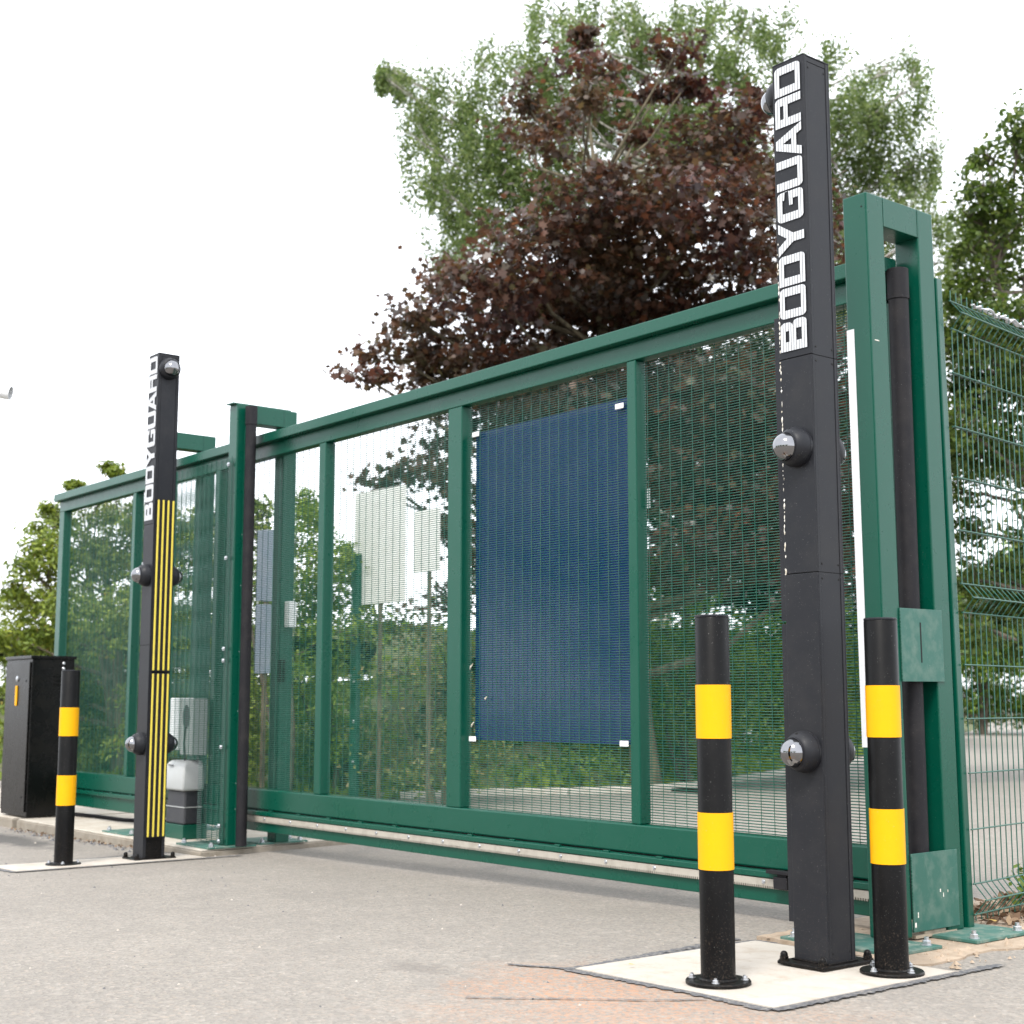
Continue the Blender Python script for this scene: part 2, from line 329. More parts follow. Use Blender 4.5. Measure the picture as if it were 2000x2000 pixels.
# ---------------------------------------------------------------- bollards
def make_bollard():
    t=thing('bollard','','bollard')
    MB().lathe([(.057,.012),(.057,1.188),(.0545,1.192)],n=48).build('pole','black',t,smooth=True)
    MB().lathe([(.0565,1.192),(.0572,1.1925),(.0572,1.1975),(.0545,1.2)],n=48).build('cap','zinc' if False else 'anthracite',t,smooth=True)
    for z0,z1 in((.789,.966),(.363,.547)):
        b=MB().lathe([(.0592,z0),(.0592,z1)],n=48,cap0=False,cap1=False); b.lathe([(.0572,z0),(.0592,z0)],n=48,cap0=False,cap1=False); b.lathe([(.0592,z1),(.0572,z1)],n=48,cap0=False,cap1=False); b.build('yellow_band','yellow',t,smooth=True)
    MB().lathe([(.107,0),(.107,.007),(.104,.0105)],n=48).build('base_flange','black',t,smooth=True)
    MB().lathe([(.065,.0121),(.059,.018)],n=32,cap0=False,cap1=False).build('weld_bead','black',t,smooth=True)
    bolt=None
    for k in range(4):
        q=R(20+90*k); x,y=math.cos(q)*.086,math.sin(q)*.086
        if not bolt:
            b=MB(); b.lathe([(.0125,0),(.0125,.0025)],n=16); b.lathe([(.0095,.0025),(.0095,.010),(.008,.011)],n=6); b.lathe([(.005,.011),(.005,.016)],n=10); bolt=b.build('bolt','zinc',t); bolt.location=(x,y,.012)
        else: share(bolt,t,(x,y,.012),(0,0,k*.4))
    return t
b0=make_bollard()
BL=[((-3.346,3.572,.008),.3,'black bollard with two yellow bands, in front and left of the nearest lettered pillar'),
    ((-3.094,4.156,.008),1.1,'black bollard with two yellow bands between the nearest lettered pillar and right portal'),
    ((-8.83,3.558,-.08),.8,'black bollard with two yellow bands at far left beside the black cabinet')]
for i,(l,rz,lab) in enumerate(BL):
    o=b0 if i==0 else copy_tree(b0)
    o.location=l; o.rotation_euler=(0,0,rz); o['label']=lab; o['group']='black and yellow crash bollards'

# ---------------------------------------------------------------- lettered pillars
def rnd(x0,y0,x1,y1,r,cs=(1,1,1,1)):
    P=[]
    for k,(cx,cy,a0) in enumerate(((x0,y0,180),(x1,y0,270),(x1,y1,0),(x0,y1,90))):
        if cs[k]:
            ox=cx+(r if cx==x0 else -r); oy=cy+(r if cy==y0 else -r)
            for j in range(5): q=R(a0+90*j/4); P.append((ox+r*math.cos(q),oy+r*math.sin(q)))
        else: P.append((cx,cy))
    return P
def box_(x0,y0,x1,y1): return [(x0,y0),(x1,y0),(x1,y1),(x0,y1)]
G={'B':[rnd(0,0,1,.53,.16,(0,1,1,0)),rnd(0,.53,.94,1,.16,(0,1,1,0)),box_(.30,.20,.70,.40),box_(.30,.66,.66,.80)],
   'O':[rnd(0,0,1,1,.16),box_(.27,.2,.73,.8)],
   'D':[rnd(0,0,1,1,.16,(0,1,1,0)),box_(.27,.2,.73,.8)],
   'Y':[[(0,1),(.28,1),(.5,.66),(.72,1),(1,1),(.63,.42),(.63,0),(.37,0),(.37,.42)]],
   'G':[rnd(0,0,1,1,.16),[(.27,.2),(.73,.2),(.73,.40),(.52,.40),(.52,.54),(1.01,.54),(1.01,.72),(.73,.72),(.73,.8),(.27,.8)]],
   'U':[rnd(0,0,1,1,.16,(1,1,0,0)),box_(.27,.2,.73,1.01)],
   'A':[[(0,0),(.25,0),(.33,.22),(.67,.22),(.75,0),(1,0),(.63,1),(.37,1)],[(.39,.38),(.61,.38),(.5,.72)]],
   'R':[rnd(0,0,1,1,.16,(0,0,1,0)),box_(.27,.66,.73,.82),box_(.27,-.01,.73,.48)]}
def crossings(polys,v):
    xs=[]
    for P in polys:
        for (x0,y0),(x1,y1) in zip(P,P[1:]+P[:1]):
            if (y0<=v)!=(y1<=v): xs.append(x0+(x1-x0)*(v-y0)/(y1-y0))
    return sorted(xs)
def letter_mesh(ch,W,H,n=10):
    polys=G[ch]; b=MB(); th=.0006
    for i in range(n):
        a=(i+.105)/n; c=(i+.895)/n
        for s in range(3):
            v0=a+(c-a)*s/3; v1=a+(c-a)*(s+1)/3; X0=crossings(polys,v0+1e-5); X1=crossings(polys,v1-1e-5)
            if len(X0)!=len(X1): X0=X1=crossings(polys,(v0+v1)/2)
            for j in range(0,len(X0)-1,2):
                p=[(X0[j],v0),(X0[j+1],v0),(X1[j+1],v1),(X1[j],v1)]
                # reading direction -> +Z, letter up -> -X, print faces -Y
                vs=[(-v*H,0,u*W) for u,v in p]+[(-v*H,-th,u*W) for u,v in p]
                b.add(vs,[(4,5,6,7),(0,1,5,4),(1,2,6,5),(2,3,7,6),(3,0,4,7)])
    return b
LETTERS={}
def lettering(t,H=.124,z0=2.193,z1=3.296):
    pitch=(z1-z0+.008)/9
    for i,ch in enumerate('BODYGUARD'):
        key=ch
        if key not in LETTERS:
            LETTERS[key]=letter_mesh(ch,pitch-.008 if ch not in 'AY' else pitch+.004,H).build('letter','lettering',t); o=LETTERS[key]
        else: o=share(LETTERS[key],t,(0,0,0))
        o.location=(.062,-.0793,z0+i*pitch-(0 if ch not in 'AY' else .006)); o.parent=t
        o['label']='striped white letter '+ch
def dome_unit(t,c,nrm,tilt=(0,0,-.12)):
    """eyeball camera: skirt, tapered housing, mirrored dome"""
    nrm=Vector(nrm); a=(nrm+Vector(tilt)).normalized(); c=Vector(c)
    b=MB(); b.lathe([(.070,-.008),(.073,.004),(.073,.012)],c,nrm,40)
    b.lathe([(.072,-.012),(.073,.018),(.070,.030),(.062,.046),(.056,.052),(.053,.053)],c,a,40)
    h=b.build('camera_housing','anthracite',t,smooth=True)
    o=c+a*.040
    prof=[(.0515*math.cos(q),.0515*math.sin(q)) for q in [R(x) for x in range(0,90,6)]]+[(.001,.0515)]
    MB().lathe([(.0515,-.002)]+prof,o+a*.012,a,36).build('mirror_dome','lens',t,smooth=True)
    MB().lathe([(.0535,0),(.0545,.003),(.0525,.0045)],o+a*.0125,a,36,cap0=False,cap1=False).build('dome_ring','anthracite',t,smooth=True)
    u=a.cross(Vector((0,0,1))).normalized(); v=a.cross(u)
    bb=MB()
    for k in range(3):
        q=R(25+120*k); p=c+a*.0405+(u*math.cos(q)+v*math.sin(q))*.0655; bb.lathe([(.0042,-.004),(.0042,.0022)],p,(a+(u*math.cos(q)+v*math.sin(q))*.55),8)
    bb.build('screw_hole','hole',t)
def make_pillar(side,cover_side):
    """side: +1 light strips on the +X face, -1 on the -X face"""
    t=thing('camera_pillar','','pillar')
    h=.075; s=side
    BX(-h+.004,h-.004,-h+.004,h-.004,.014,3.300).build('core','black',t)
    segs=[(.016,1.368),(1.3705,2.1645),(2.167,3.312)]
    for z0,z1 in segs:
        BX(-h,h,-h,-h+.006,z0,z1).build('front_panel','anthracite',t,bevel=.0022)
        BX(-h,h,h-.006,h,z0,z1).build('rear_panel','anthracite',t,bevel=.0022)
    for sx in(-1,1):
        x0,x1=(h-.0055,h) if sx>0 else (-h,-h+.0055)
        for z0,z1 in segs:
            BX(x0,x1,-h+.0065,-h+.020,z0,z1).build('edge_trim','anthracite',t,bevel=.001)
            BX(x0,x1,h-.020,h-.0065,z0,z1).build('edge_trim','anthracite',t,bevel=.001)
            if not(sx==s and z0<2):
                top=z1-.022 if z1>3 else z1
                BX(x0+(0 if sx<0 else .0)-(.002*sx),x1-.002*sx,-h+.022,h-.022,z0,top).build('cover_panel','anthracite',t,bevel=.001)
                for yy in(-.046,.046):
                    for zz in(z0+.03,top-.02):
                        MB().lathe([(.004,0),(.004,.0012),(.002,.002)],(sx*(h-.0021),yy,zz),(sx,0,0),10).build('screw','hole',t)
    BX(-h-.0005,h+.0005,-h-.0005,h+.0005,3.3122,3.318).build('top_cap','anthracite',t,bevel=.002)
    for sx in(-1,1): BX(min(sx*(h-.0075),sx*(h-.002)),max(sx*(h-.0075),sx*(h-.002)),-h+.0065,h-.0065,3.2925,3.3118).build('top_trim','anthracite',t,bevel=.001)
    # safety light strips on the driveway side
    x0,x1=(h-.006,h+.002) if s>0 else (-h-.002,-h+.006)
    for za,zb in((.14,1.19),(1.20,2.33)):
        BX(min(s*h,s*(h+.009)),max(s*h,s*(h+.009)),-.062,.068,za,zb).build('strip_carrier','rubber',t)
        if s<0:
            for ya,yb in((-.0745,-.0665),(.0725,.0785)): BX(-h-.021,-h+.002,ya,yb,za,zb).build('strip_lip','anthracite',t,bevel=.001)
        for k in range(4):
            y=-.050+k*.035
            b=MB()
            for (ya,yb,xo) in((-.0065,.0065,.013),):
                b.box(min(s*(h+.009),s*(h+.0175)),max(s*(h+.009),s*(h+.0175)),y-.0062,y+.0062,za+.006,zb-.006)
            b.build('yellow_strip','yellow_dull',t,bevel=.003)
    # domes: front, rear and high on the driveway side
    first=True
    for z in(1.83,.735):
        dome_unit(t,(.0,-h,z),(0,-1,0),(-.18,0,-.05)); dome_unit(t,(.0,h,z),(0,1,0),(-.05,0,-.05))
    dome_unit(t,(s*h,.0,3.215),(s,0,0),(0,-.12,-.12))
    # base plate with acorn nuts
    BX(-.103,.103,-.135,.145,0,.012).build('base_plate','black',t,bevel=.003)
    MB().box(-.082,.082,-.082,.082,.0121,.017).build('weld_bead','black',t,bevel=.002)
    nut=None
    for x,y in((-.085,-.118),(.085,-.118),(.085,.128),(-.085,.128)):
        if not nut:
            b=MB(); b.lathe([(.019,0),(.019,.003)],n=20); b.lathe([(.0155,.003),(.0155,.014)],n=6); b.lathe([(.0135,.014),(.0135,.021),(.011,.028),(.006,.032),(.001,.033)],n=20); nut=b.build('acorn_nut','black',t,smooth=True); nut.location=(x,y,.012)
        else: share(nut,t,(x,y,.012))
    lettering(t)
    return t
pR=make_pillar(-1,1); pR.location=(-3.3505,4.122,.008)
pR['label']='nearest dark grey pillar with striped white lettering on the pale concrete pad between two bollards'; pR['group']='lettered camera pillars'
pL=make_pillar(1,-1); pL.location=(-8.825,4.12,-.082)
pL['label']='far dark grey pillar with yellow ribbed strips and white lettering beside the left gate portal'; pL['group']='lettered camera pillars'
# flaked filler line down the driveway side corner of the nearest pillar
def scuffs():
    random.seed(4); b=MB()
    z=1.05+.32
    while z<2.62:
        if random.random()<.78:
            L=random.uniform(.004,.020); w_=random.uniform(.0015,.0045); x=-.0695+random.uniform(-.0025,.003)
            if 1.73<z<1.93: x-=.0
            vs=[(x-w_,-.0757,z),(x,-.0757,z-L*.6),(x+w_*.8,-.0757,z+L*.2),(x+w_*.2,-.0757,z+L*.7),(x-w_*.7,-.0757,z+L*.4)]
            b.add(vs+[(p[0],-.0752,p[2]) for p in vs],[(0,1,2,3,4)]+[(i,i+5,(i+1)%5+5,(i+1)%5) for i in range(5)])
        z+=random.uniform(.006,.022)
    b.build('flaked_edge','scuff',pR,label='broken line of pale flaked filler down the left edge')
scuffs()

# ---------------------------------------------------------------- gate portals
def hexbolt(mat='zinc'):
    b=MB(); b.lathe([(.020,0),(.020,.003)],n=20); b.lathe([(.0165,.003),(.0165,.016),(.015,.0175)],n=6); b.lathe([(.009,.0175),(.009,.030)],n=12); return b
NUT=[None]
def nuts(t,pts,z):
    for x,y in pts:
        if NUT[0] is None: NUT[0]=hexbolt().build('nut','zinc',t,smooth=True); NUT[0].location=(x,y,z)
        else: share(NUT[0],t,(x,y,z),(0,0,random.random()))
def portal(name,label,loc,H,rear=(.355,.46),cap=False,plates=False,pl=True,px=.17):
    t=thing(name,label,'gate portal',loc,0,'green gate portals'); w_=.118
    # local: right face x=0, front face y=0
    BX(-w_,0,0,.112,.012,H).build('front_leg','green',t,bevel=.006)
    BX(-w_,0,rear[0],rear[1],.012,H-.001).build('rear_leg','green',t,bevel=.006)
    BX(-w_+.001,-.001,.1125,rear[0]-.0005,H-.125,H-.0015).build('top_beam','green',t,bevel=.003)
    for y in(.1125,rear[0]-.0005):
        random.seed(int(y*1000)); b=MB(); z=H-.122
        while z<H-.006: L=random.uniform(.005,.012); b.box(-.0008,.0009,y-.0015,y+.0016,z,min(z+L*.8,H-.003)); z+=L
        for k in range(8): x=-w_+.004+k*.014; b.box(x,x+.011,y-.0015,y+.0015,H-.0014,H+.0008)
        b.build('weld_seam','green_dull',t)
    if cap: BX(-w_+.004,-.012,-.03,rear[0]+.06,H+.0005,H+.008).build('cap_plate','green_dull',t)
    if pl:
        nn=[(-.31,-.19),(.13,-.19),(-.31,.02),(.13,.0)]
        BX(-.36 if px>.1 else -.42,px,-.24 if px>.1 else -.16,.055 if px>.1 else .20,0,.012).build('base_plate','plate',t,bevel=.002)
        nuts(t,[(-.32,-.20),(px-.04,-.20),(-.32,.015),(px-.04,.015)] if px>.1 else [(-.38,-.12),(px-.03,-.12),(-.38,.16)],.012)
        BX(-.24 if px>.1 else -.42,px+.03 if px>.1 else px-.12+.06,rear[0]-.11,rear[1]+.16,0,.0125).build('base_plate','plate',t,bevel=.002)
        nuts(t,[(px-.01 if px>.1 else -.06,rear[0]-.07),(px-.01 if px>.1 else -.06,rear[1]+.12),(-.2,rear[1]+.12)],.0125)
    return t
random.seed(1)
pr_=portal('gate_portal','tall green box steel portal at right with slotted plate, receiving the end of the gate',(-3.442,4.65,.007),2.968,rear=(.345,.452))
t=pr_; pr_.rotation_euler=(.0043,-.0035,0)
# catch plates on its outer side
b=MB(); b.box(0,.006,.105,.385,.990,1.2795); b.build('slotted_plate','green_dull',t,bevel=.001)
BX(.0055,.0068,.232,.240,1.065,1.225).build('key_slot','hole',t)
BX(0,.006,.112,.415,.032,.327).build('kick_plate','green_dull',t,bevel=.001)
random.seed(6); b=MB()
for z0,z1 in((.99,1.2795),(.032,.327)):
    z=z0+.004
    while z<z1-.01: L=random.uniform(.006,.016); b.lathe([(.0025,0),(.0032,L*.4),(.002,L*.85)],(.0045,.106 if z0>.5 else .1125,z),(0,0,1),6); z+=L
b.build('weld_bead','green',t,kind='stuff')
b=MB(); b.box(-.05,.001,.13,.40,.006,.018); b.box(-.03,-.002,.19,.33,.0185,.028); b.build('packing_timber','timber',t)
BX(-.1185,-.082,-.0022,-.0001,.735,2.41).build('white_strip','white',t,label='long white reflective strip up the front face')
for (x,y,z) in((-.012,-.0002,2.93),): MB().lathe([(.004,0),(.004,.0008)],(x-.012,y,z-.02),(0,-1,0),10).build('screw_hole','hole',t)
random.seed(9); b=MB()
for (y,z,w1,h1) in((.022,2.35,.028,.0045),(.29,.17,.006,.012),(.31,.15,.004,.016),(.34,.165,.004,.01),(.12,.05,.01,.018),(.14,.085,.006,.02)):
    x=.0005 if z>1 else .0064; b.box(x-.001,x+.0003,y,y+w1,z,z+h1)
b.build('paint_chips','scuff',t,kind='stuff')
# black rubber safety edges standing as columns
def edge_col(label,loc,H,r=.041):
    t=thing('rubber_safety_edge',label,'safety edge',loc,0,'black rubber safety edges')
    b=MB(); n=28; b.lathe([(r,0),(r,H-.13)],n=n); b.build('column','rubber',t,smooth=True)
    MB().lathe([(r+.004,H-.1295),(r+.004,H-.002),(r+.002,H)],n=n).build('end_cap','rubber',t,smooth=True)
    BX(-r-.03,-r*.3,-.018,.018,.0,H-.14).build('backing_rail','zinc' if False else 'green',t)
    return t
edge_col('black rubber safety edge column inside the right gate portal',(-3.505,4.905,.09),2.62)
edge_col('black rubber safety edge column fixed to the front leg of the left portal',(-8.715,4.725,-.03),2.98,.037)
pl_=portal('gate_portal','green box steel portal at left of the driveway opening, next to the fixed guard mesh',(-8.775,4.65,-.04),3.012,rear=(.37,.475),cap=True,px=.045)
BX(-.0005,.055,.40,.47,1.475,1.655).build('photocell_box','white',pl_,bevel=.008)
b=MB(); b.box(.0005,.03,.355,.40,1.10,1.25); b.box(.03,.045,.372,.385,1.15,1.2); b.build('lock_box','black',pl_,bevel=.004)
for z in(.25,.42,.9,1.3,1.75,2.1): MB().lathe([(.007,0),(.007,.004),(.004,.006)],(0,.062,z),(1,0,0),10).build('rivet','zinc',pl_)
p2=portal('gate_portal','green box steel gate portal mostly hidden behind the far lettered pillar',(-10.01,4.65,-.04),3.012,rear=(.37,.475),px=.045)

# ---------------------------------------------------------------- sliding gate
GZ=dict(y0=4.872,y1=4.945)
gate=thing('sliding_gate','long green sliding gate with wire mesh bays, spanning the driveway between the portals','gate',(-8.0,4.9,0))
def gb(name,mat,*a,**k):
    x0,x1,y0,y1,z0,z1=a; return BX(x0+8,x1+8,y0-4.9,y1-4.9,z0,z1).build(name,mat,gate,**k)
X0,X1=-12.505,-3.545
gb('guide_rail','green',X0-.02,X1,4.822,4.955,2.706,2.772,bevel=.005)
gb('top_rail','green',X0+.005,X1-.003,4.872,4.945,2.612,2.7055,bevel=.004)
gb('bottom_rail','green',X0+.005,X1-.003,4.868,4.950,.203,.336,bevel=.007)
gb('rail_web','black',X0+.02,X1-.01,4.885,4.94,.196,.2028)
gb('track_beam','green',X0+.02,X1-.01,4.862,4.955,.060,.1955,bevel=.004)
gb('track_lip','green',X0+.02,X1-.02,4.838,4.8615,.166,.194,bevel=.004)
# toothed rack
b=MB(); x=-9.1
b.box(x+8,-3.60+8,4.843-4.9,4.8615-4.9,.132,.1625)
k=0
while x<-3.61:
    y0,y1=4.8435-4.9,4.861-4.9
    b.add([(x+8,y0,.132),(x+8.0085,y0,.132),(x+8.0062,y0,.1215),(x+8.0023,y0,.1215),(x+8,y1,.132),(x+8.0085,y1,.132),(x+8.0062,y1,.1215),(x+8.0023,y1,.1215)],[(0,1,2,3),(7,6,5,4),(0,3,7,4),(1,5,6,2),(3,2,6,7)]); x+=.0126
b.build('toothed_rack','rack',gate)
hb=None
for i in range(17):
    x=-8.95+i*.335
    for dx,zz,nm in((0,.1485,0),):
        if hb is None: hb=MB().lathe([(.010,0),(.010,.002),(.0065,.002),(.0065,.006)],(0,0,0),(0,-1,0),10).build('rack_bolt','zinc',gate); hb.location=(x+8,4.8428-4.9,zz)
        else: share(hb,gate,(x+8,4.8428-4.9,zz))
lug=None
for i in range(24):
    x=-12.2+i*.365
    if lug is None: lug=BX(-.02,.02,-.010,.004,0,.009).build('weld_lug','green',gate,bevel=.002); lug.location=(x+8,4.852-4.9,.1942)
    else: share(lug,gate,(x+8,4.852-4.9,.1942))
# end stop block near the closing end
b=MB(); b.box(-4.215+8,-4.03+8,4.805-4.9,4.838-4.9,.190,.205); b.box(-4.18+8,-4.105+8,4.812-4.9,4.8425-4.9,.128,.178); b.box(-4.165+8,-4.115+8,4.82-4.9,4.838-4.9,.178,.190); b.build('limit_bracket','rubber',gate,bevel=.002)
mull=[(-12.5,-12.39),(-10.943,-10.883),(-9.50,-9.44),(-8.050,-7.971),(-6.620,-6.488),(-5.115,-5.050),(-3.64,-3.56)]
for i,(a,c) in enumerate(mull):
    gb('end_post' if i in(0,6) else 'mullion','green',a,c,4.8722,4.9448,.3365,2.6115,bevel=.006)
def mesh_panel(parent,x0,x1,z0,z1,y,ox=0,oy=0,zf=None,name='wire_mesh'):
    b=MB(); r=.0024
    z=z0+.006
    while z<z1:
        c=z; a0,a1=x0-ox,x1-ox; yy=y-oy
        if zf: a0=max(a0,zf(z)-ox)
        b.add([(a0,yy-r,c),(a0,yy,c+r),(a0,yy+r,c),(a0,yy,c-r),(a1,yy-r,c),(a1,yy,c+r),(a1,yy+r,c),(a1,yy,c-r)],[(0,1,5,4),(1,2,6,5),(2,3,7,6),(3,0,4,7)]); z+=.0127
    hor=b.build(name,'wire',parent,kind='stuff')
    b=MB(); x=x0+.03; r=.0021
    while x<x1:
        yy=y-oy-.0036; lo=z0
        if zf and x<zf(z0+.01): lo=z0+.56
        b.add([(x-ox-r,yy,lo),(x-ox,yy-r,lo),(x-ox+r,yy,lo),(x-ox,yy+r,lo),(x-ox-r,yy,z1),(x-ox,yy-r,z1),(x-ox+r,yy,z1),(x-ox,yy+r,z1)],[(0,1,5,4),(1,2,6,5),(2,3,7,6),(3,0,4,7)]); x+=.0762
    b.build('mesh_upright_wires','wire',parent,kind='stuff')
for a,c in zip(mull[:-1],mull[1:]):
    mesh_panel(gate,a[1]-.005,c[0]+.005,.336,2.612,4.932,-8,4.9)
b=MB()
for x in(-5.04,): b.box(x+8,x+8.018,4.934-4.9,4.937-4.9,1.865,1.965)
b.build('mesh_label','white',gate)
# random debris caught in mesh
for (x,z,s) in((-6.47,1.10,.014),(-6.455,.78,.012),(-6.33,.93,.008)):
    b=MB(); b.tube([(x+8,4.925-4.9,z),(x+8+s*.8,4.92-4.9,z+s),(x+8+s*2,4.925-4.9,z+s*2.4)],[.002,.005,.002],5); b.build('caught_fluff','scuff',gate)

# blue panel behind the mesh
sg=thing('blue_panel','large plain blue panel fixed behind the gate mesh, with white clips at its corners','sign',(-5.82,4.945,1.58))
MB().box(-.625,.70,0,.004,-.87,.87).build('panel','blue',sg)
for x,z in((-.60,.86),(.60,.83),(-.62,-.865),(.61,-.865)):
    b=MB(); b.box(x-.031,x+.031,-.026,-.0205,z-.014,z+.014); b.box(x-.006,x+.006,-.0205,0,z-.006,z+.006)
    b.build('corner_clip','white',sg,bevel=.0022)

# ---------------------------------------------------------------- fixed guard mesh at left
gm=thing('guard_mesh','fixed green mesh screen fastened to the left portal in front of the gate motor','mesh screen',(-9.2,4.64,0),0)
zf=lambda z: -9.17 if z<.52 else -9.66
mesh_panel(gm,-9.66,-8.79,-.02,2.60,4.630,-9.2,4.64,zf=zf)
b=MB(); b.box(-.46,-.455,-.014,-.004,.53,2.6); b.build('edge_wire','wire',gm)
for z in(2.55,1.9,1.28,1.20,.62,.1,-.0):
    b=MB(); b.box(.345,.375,-.018,-.0125,z-.012,z+.012); b.lathe([(.009,0),(.009,.005),(.005,.007)],(.36,-.0179,z),(0,-1,0),10); b.build('fixing_clip','zinc',gm)

# ---------------------------------------------------------------- gate motor
mo=thing('gate_motor','grey-white gate motor hood on a dark pedestal, partly behind the guard mesh','gate motor',(-9.60,4.70,-.04))
BX(-.22,.14,-.03,.15,0,.10).build('plinth','green',mo,bevel=.003)
b=MB(); b.add([(-.17,-.02,.1005),(.13,-.02,.1005),(.13,.125,.1005),(-.17,.125,.1005),(-.155,-.01,.335),(.115,-.01,.335),(.115,.12,.335),(-.155,.12,.335)],[(0,3,2,1),(4,5,6,7),(0,1,5,4),(1,2,6,5),(2,3,7,6),(3,0,4,7)]); b.build('pedestal','motor_dark',mo,bevel=.012)
MB().box(-.166,.126,-.019,.123,.218,.224).build('joint_line','motor_white',mo)
P=[(-.17,0,0),(.13,0,0)]
prof=[(.335,.168,-.035),(.36,.172,-.04),(.50,.160,-.03),(.53,.145,-.012),(.545,.115,.01)]
b=MB(); vs=[]
for z,hx,yf in prof: vs+=[(-hx-.015,yf,z),(hx-.035,yf,z),(hx-.035+.002,.13,z),(-hx-.015,.13,z)]
fs=[(3,2,1,0)]+[(j*4+i,j*4+(i+1)%4,(j+1)*4+(i+1)%4,(j+1)*4+i) for j in range(4) for i in range(4)]+[(16,17,18,19)]
b.add(vs,fs); b.build('hood','motor_white',mo,bevel=.012,smooth=True)
MB().box(-.10,-.03,-.0415,-.036,.508,.516).build('hood_mark','motor_dark',mo)
cb=thing('control_box','white control box with a dark oval opening behind the guard mesh, above the motor','control box',(-9.62,4.72,.58))
BX(-.165,-.02,-.02,.10,.0,.37).build('cover','white',cb,bevel=.008)
BX(-.0195,.17,-.005,.11,-.035,.365).build('body','motor_white',cb,bevel=.005)
b=MB(); vs=[(.07+.055*math.cos(R(a)),-.0065,.235+.085*math.sin(R(a))) for a in range(0,360,18)]; b.add(vs+[(x,-.0045,z) for x,y,z in vs],[tuple(range(20))]+[(i,i+20,(i+1)%20+20,(i+1)%20) for i in range(20)]); b.build('oval_opening','motor_dark',cb)
MB().tube([(.07,-.01,.16),(.055,-.012,.05),(.075,-.01,-.04),(.06,0,-.25)],[.006]*4,8).build('cable','motor_dark',cb,smooth=True)
BX(.02,.06,.1105,.125,-.62,.30).build('stand','green',cb)

# ---------------------------------------------------------------- black cabinet
ca=thing('black_cabinet','black steel control cabinet on the raised slab at the far left','cabinet',(-12.0,4.495,-.04))
BX(-.60,0,.004,.37,.012,1.325).build('body','cabinet',ca,bevel=.004)
BX(-.61,.008,-.012,.385,1.3255,1.352).build('lid','cabinet',ca,bevel=.003)
BX(-.585,-.03,-.008,.0035,.05,1.30).build('door','cabinet',ca,bevel=.004)
MB().lathe([(.024,0),(.024,.006),(.016,.010)],(-.30,-.0085,1.16),(0,-1,0),20).build('lock_escutcheon','zinc',ca,smooth=True)
BX(-.325,-.285,-.018,-.0085,.93,1.10).build('yellow_handle','yellow',ca,bevel=.004)
b=MB(); b.lathe([(.008,0),(.008,.004)],(-.10,-.0085,1.14),(0,-1,0),10); b.lathe([(.008,0),(.008,.004)],(-.10,-.0085,.17),(0,-1,0),10); b.build('hinge_screw','anthracite',ca)
for z0 in(1.11,.22):
    for k in range(3):
        b=MB(); b.lathe([(.006,0),(.007,.15)],(.003,.20,z0+k*.035),(0,1,0),10); b.build('louvre','cabinet',ca)
for z in(1.245,1.29): MB().lathe([(.013,0),(.013,.003),(.008,.008)],(0,.275,z),(1,0,0),12).build('rivet','zinc',ca,smooth=True)
tag(MB().tube([(-11.95,4.9,-.02),(-11.7,4.98,-.026),(-11.2,5.0,-.026),(-10.8,5.15,-.02),(-10.5,5.4,-.02)],[.016]*5,8).build('black_cable','rubber',smooth=True),'black cable lying on the slab between the cabinet and the gate','cable')

# ---------------------------------------------------------------- camera on a pole at the left edge
cc=thing('security_camera','white bullet security camera poking in at the left edge against the sky','security camera',(-10.33,3.51,-.07))
MB().tube([(-.42,-.52,0),(-.42,-.52,3.38),(-.30,-.38,3.36)],[.045,.04,.03],16).build('pole','white',cc,smooth=True)
d=Vector((.45,.60,-.14)); d.normalize(); o_=Vector((-.30,-.38,3.33))
MB().lathe([(.04,0),(.046,.01),(.046,.50)],o_,d,20).build('housing','white',cc,smooth=True)
MB().lathe([(.052,.44),(.052,.60),(.048,.60)],o_+Vector((0,0,.006)),d,20,cap1=False).build('sunshield','white',cc,smooth=True)
MB().lathe([(.044,.5005),(.044,.52)],o_,d,20).build('lens_window','black',cc,smooth=True)

# ---------------------------------------------------------------- welded fence at right
fn=thing('mesh_fence','green welded wire fence with V folds running back from the right portal','fence',(-3.44,5.14,0),math.atan2(.993,-.121))
# local x runs along the fence
BX(-.002,.045,.004,.06,.0,2.70).build('fence_post','green',fn,bevel=.004).rotation_euler=(-.003,-.015,0)
o=BX(-.03,.03,-.03,.03,.0,2.75).build('fence_post','green',fn,bevel=.004); o.location=(2.56,0,0)
b=MB()
def prof_y(z): # V folds push the wires forward
    y=0
    for zc in(2.55,1.345,.13):
        d=abs(z-zc); 
        if d<.06: y=-.05*(1-d/.06)
    return y
zs=[.045,.07,.10,.13,.16,.19]+[.3,.8,1.285,1.315,1.345,1.375,1.405,1.9,2.49,2.52,2.55,2.58,2.61,2.66]
x=.05
while x<2.5:
    b.tube([(x,prof_y(z),z) for z in zs],[.0026]*len(zs),5); x+=.05
b.build('upright_wires','wire',fn,kind='stuff')
for z in(.07,.13,.19,.405,.63,.85,1.07,1.285,1.345,1.405,1.628,1.851,2.067,2.298,2.49,2.55,2.61):
    b=MB(); b.tube([(.03,prof_y(z)-.0045,z),(2.5,prof_y(z)-.0045,z)],[.0033]*2,6); 
    if z in(1.628,1.851,2.067,2.298): b.tube([(.03,prof_y(z)+.0045,z),(2.5,prof_y(z)+.0045,z)],[.0033]*2,6)
    b.build('line_wire','wire',fn,smooth=True)
random.seed(12); b=MB()
pts=[(.25+i*.02,random.uniform(-.012,.012),2.635+random.uniform(-.010,.010)) for i in range(110)]
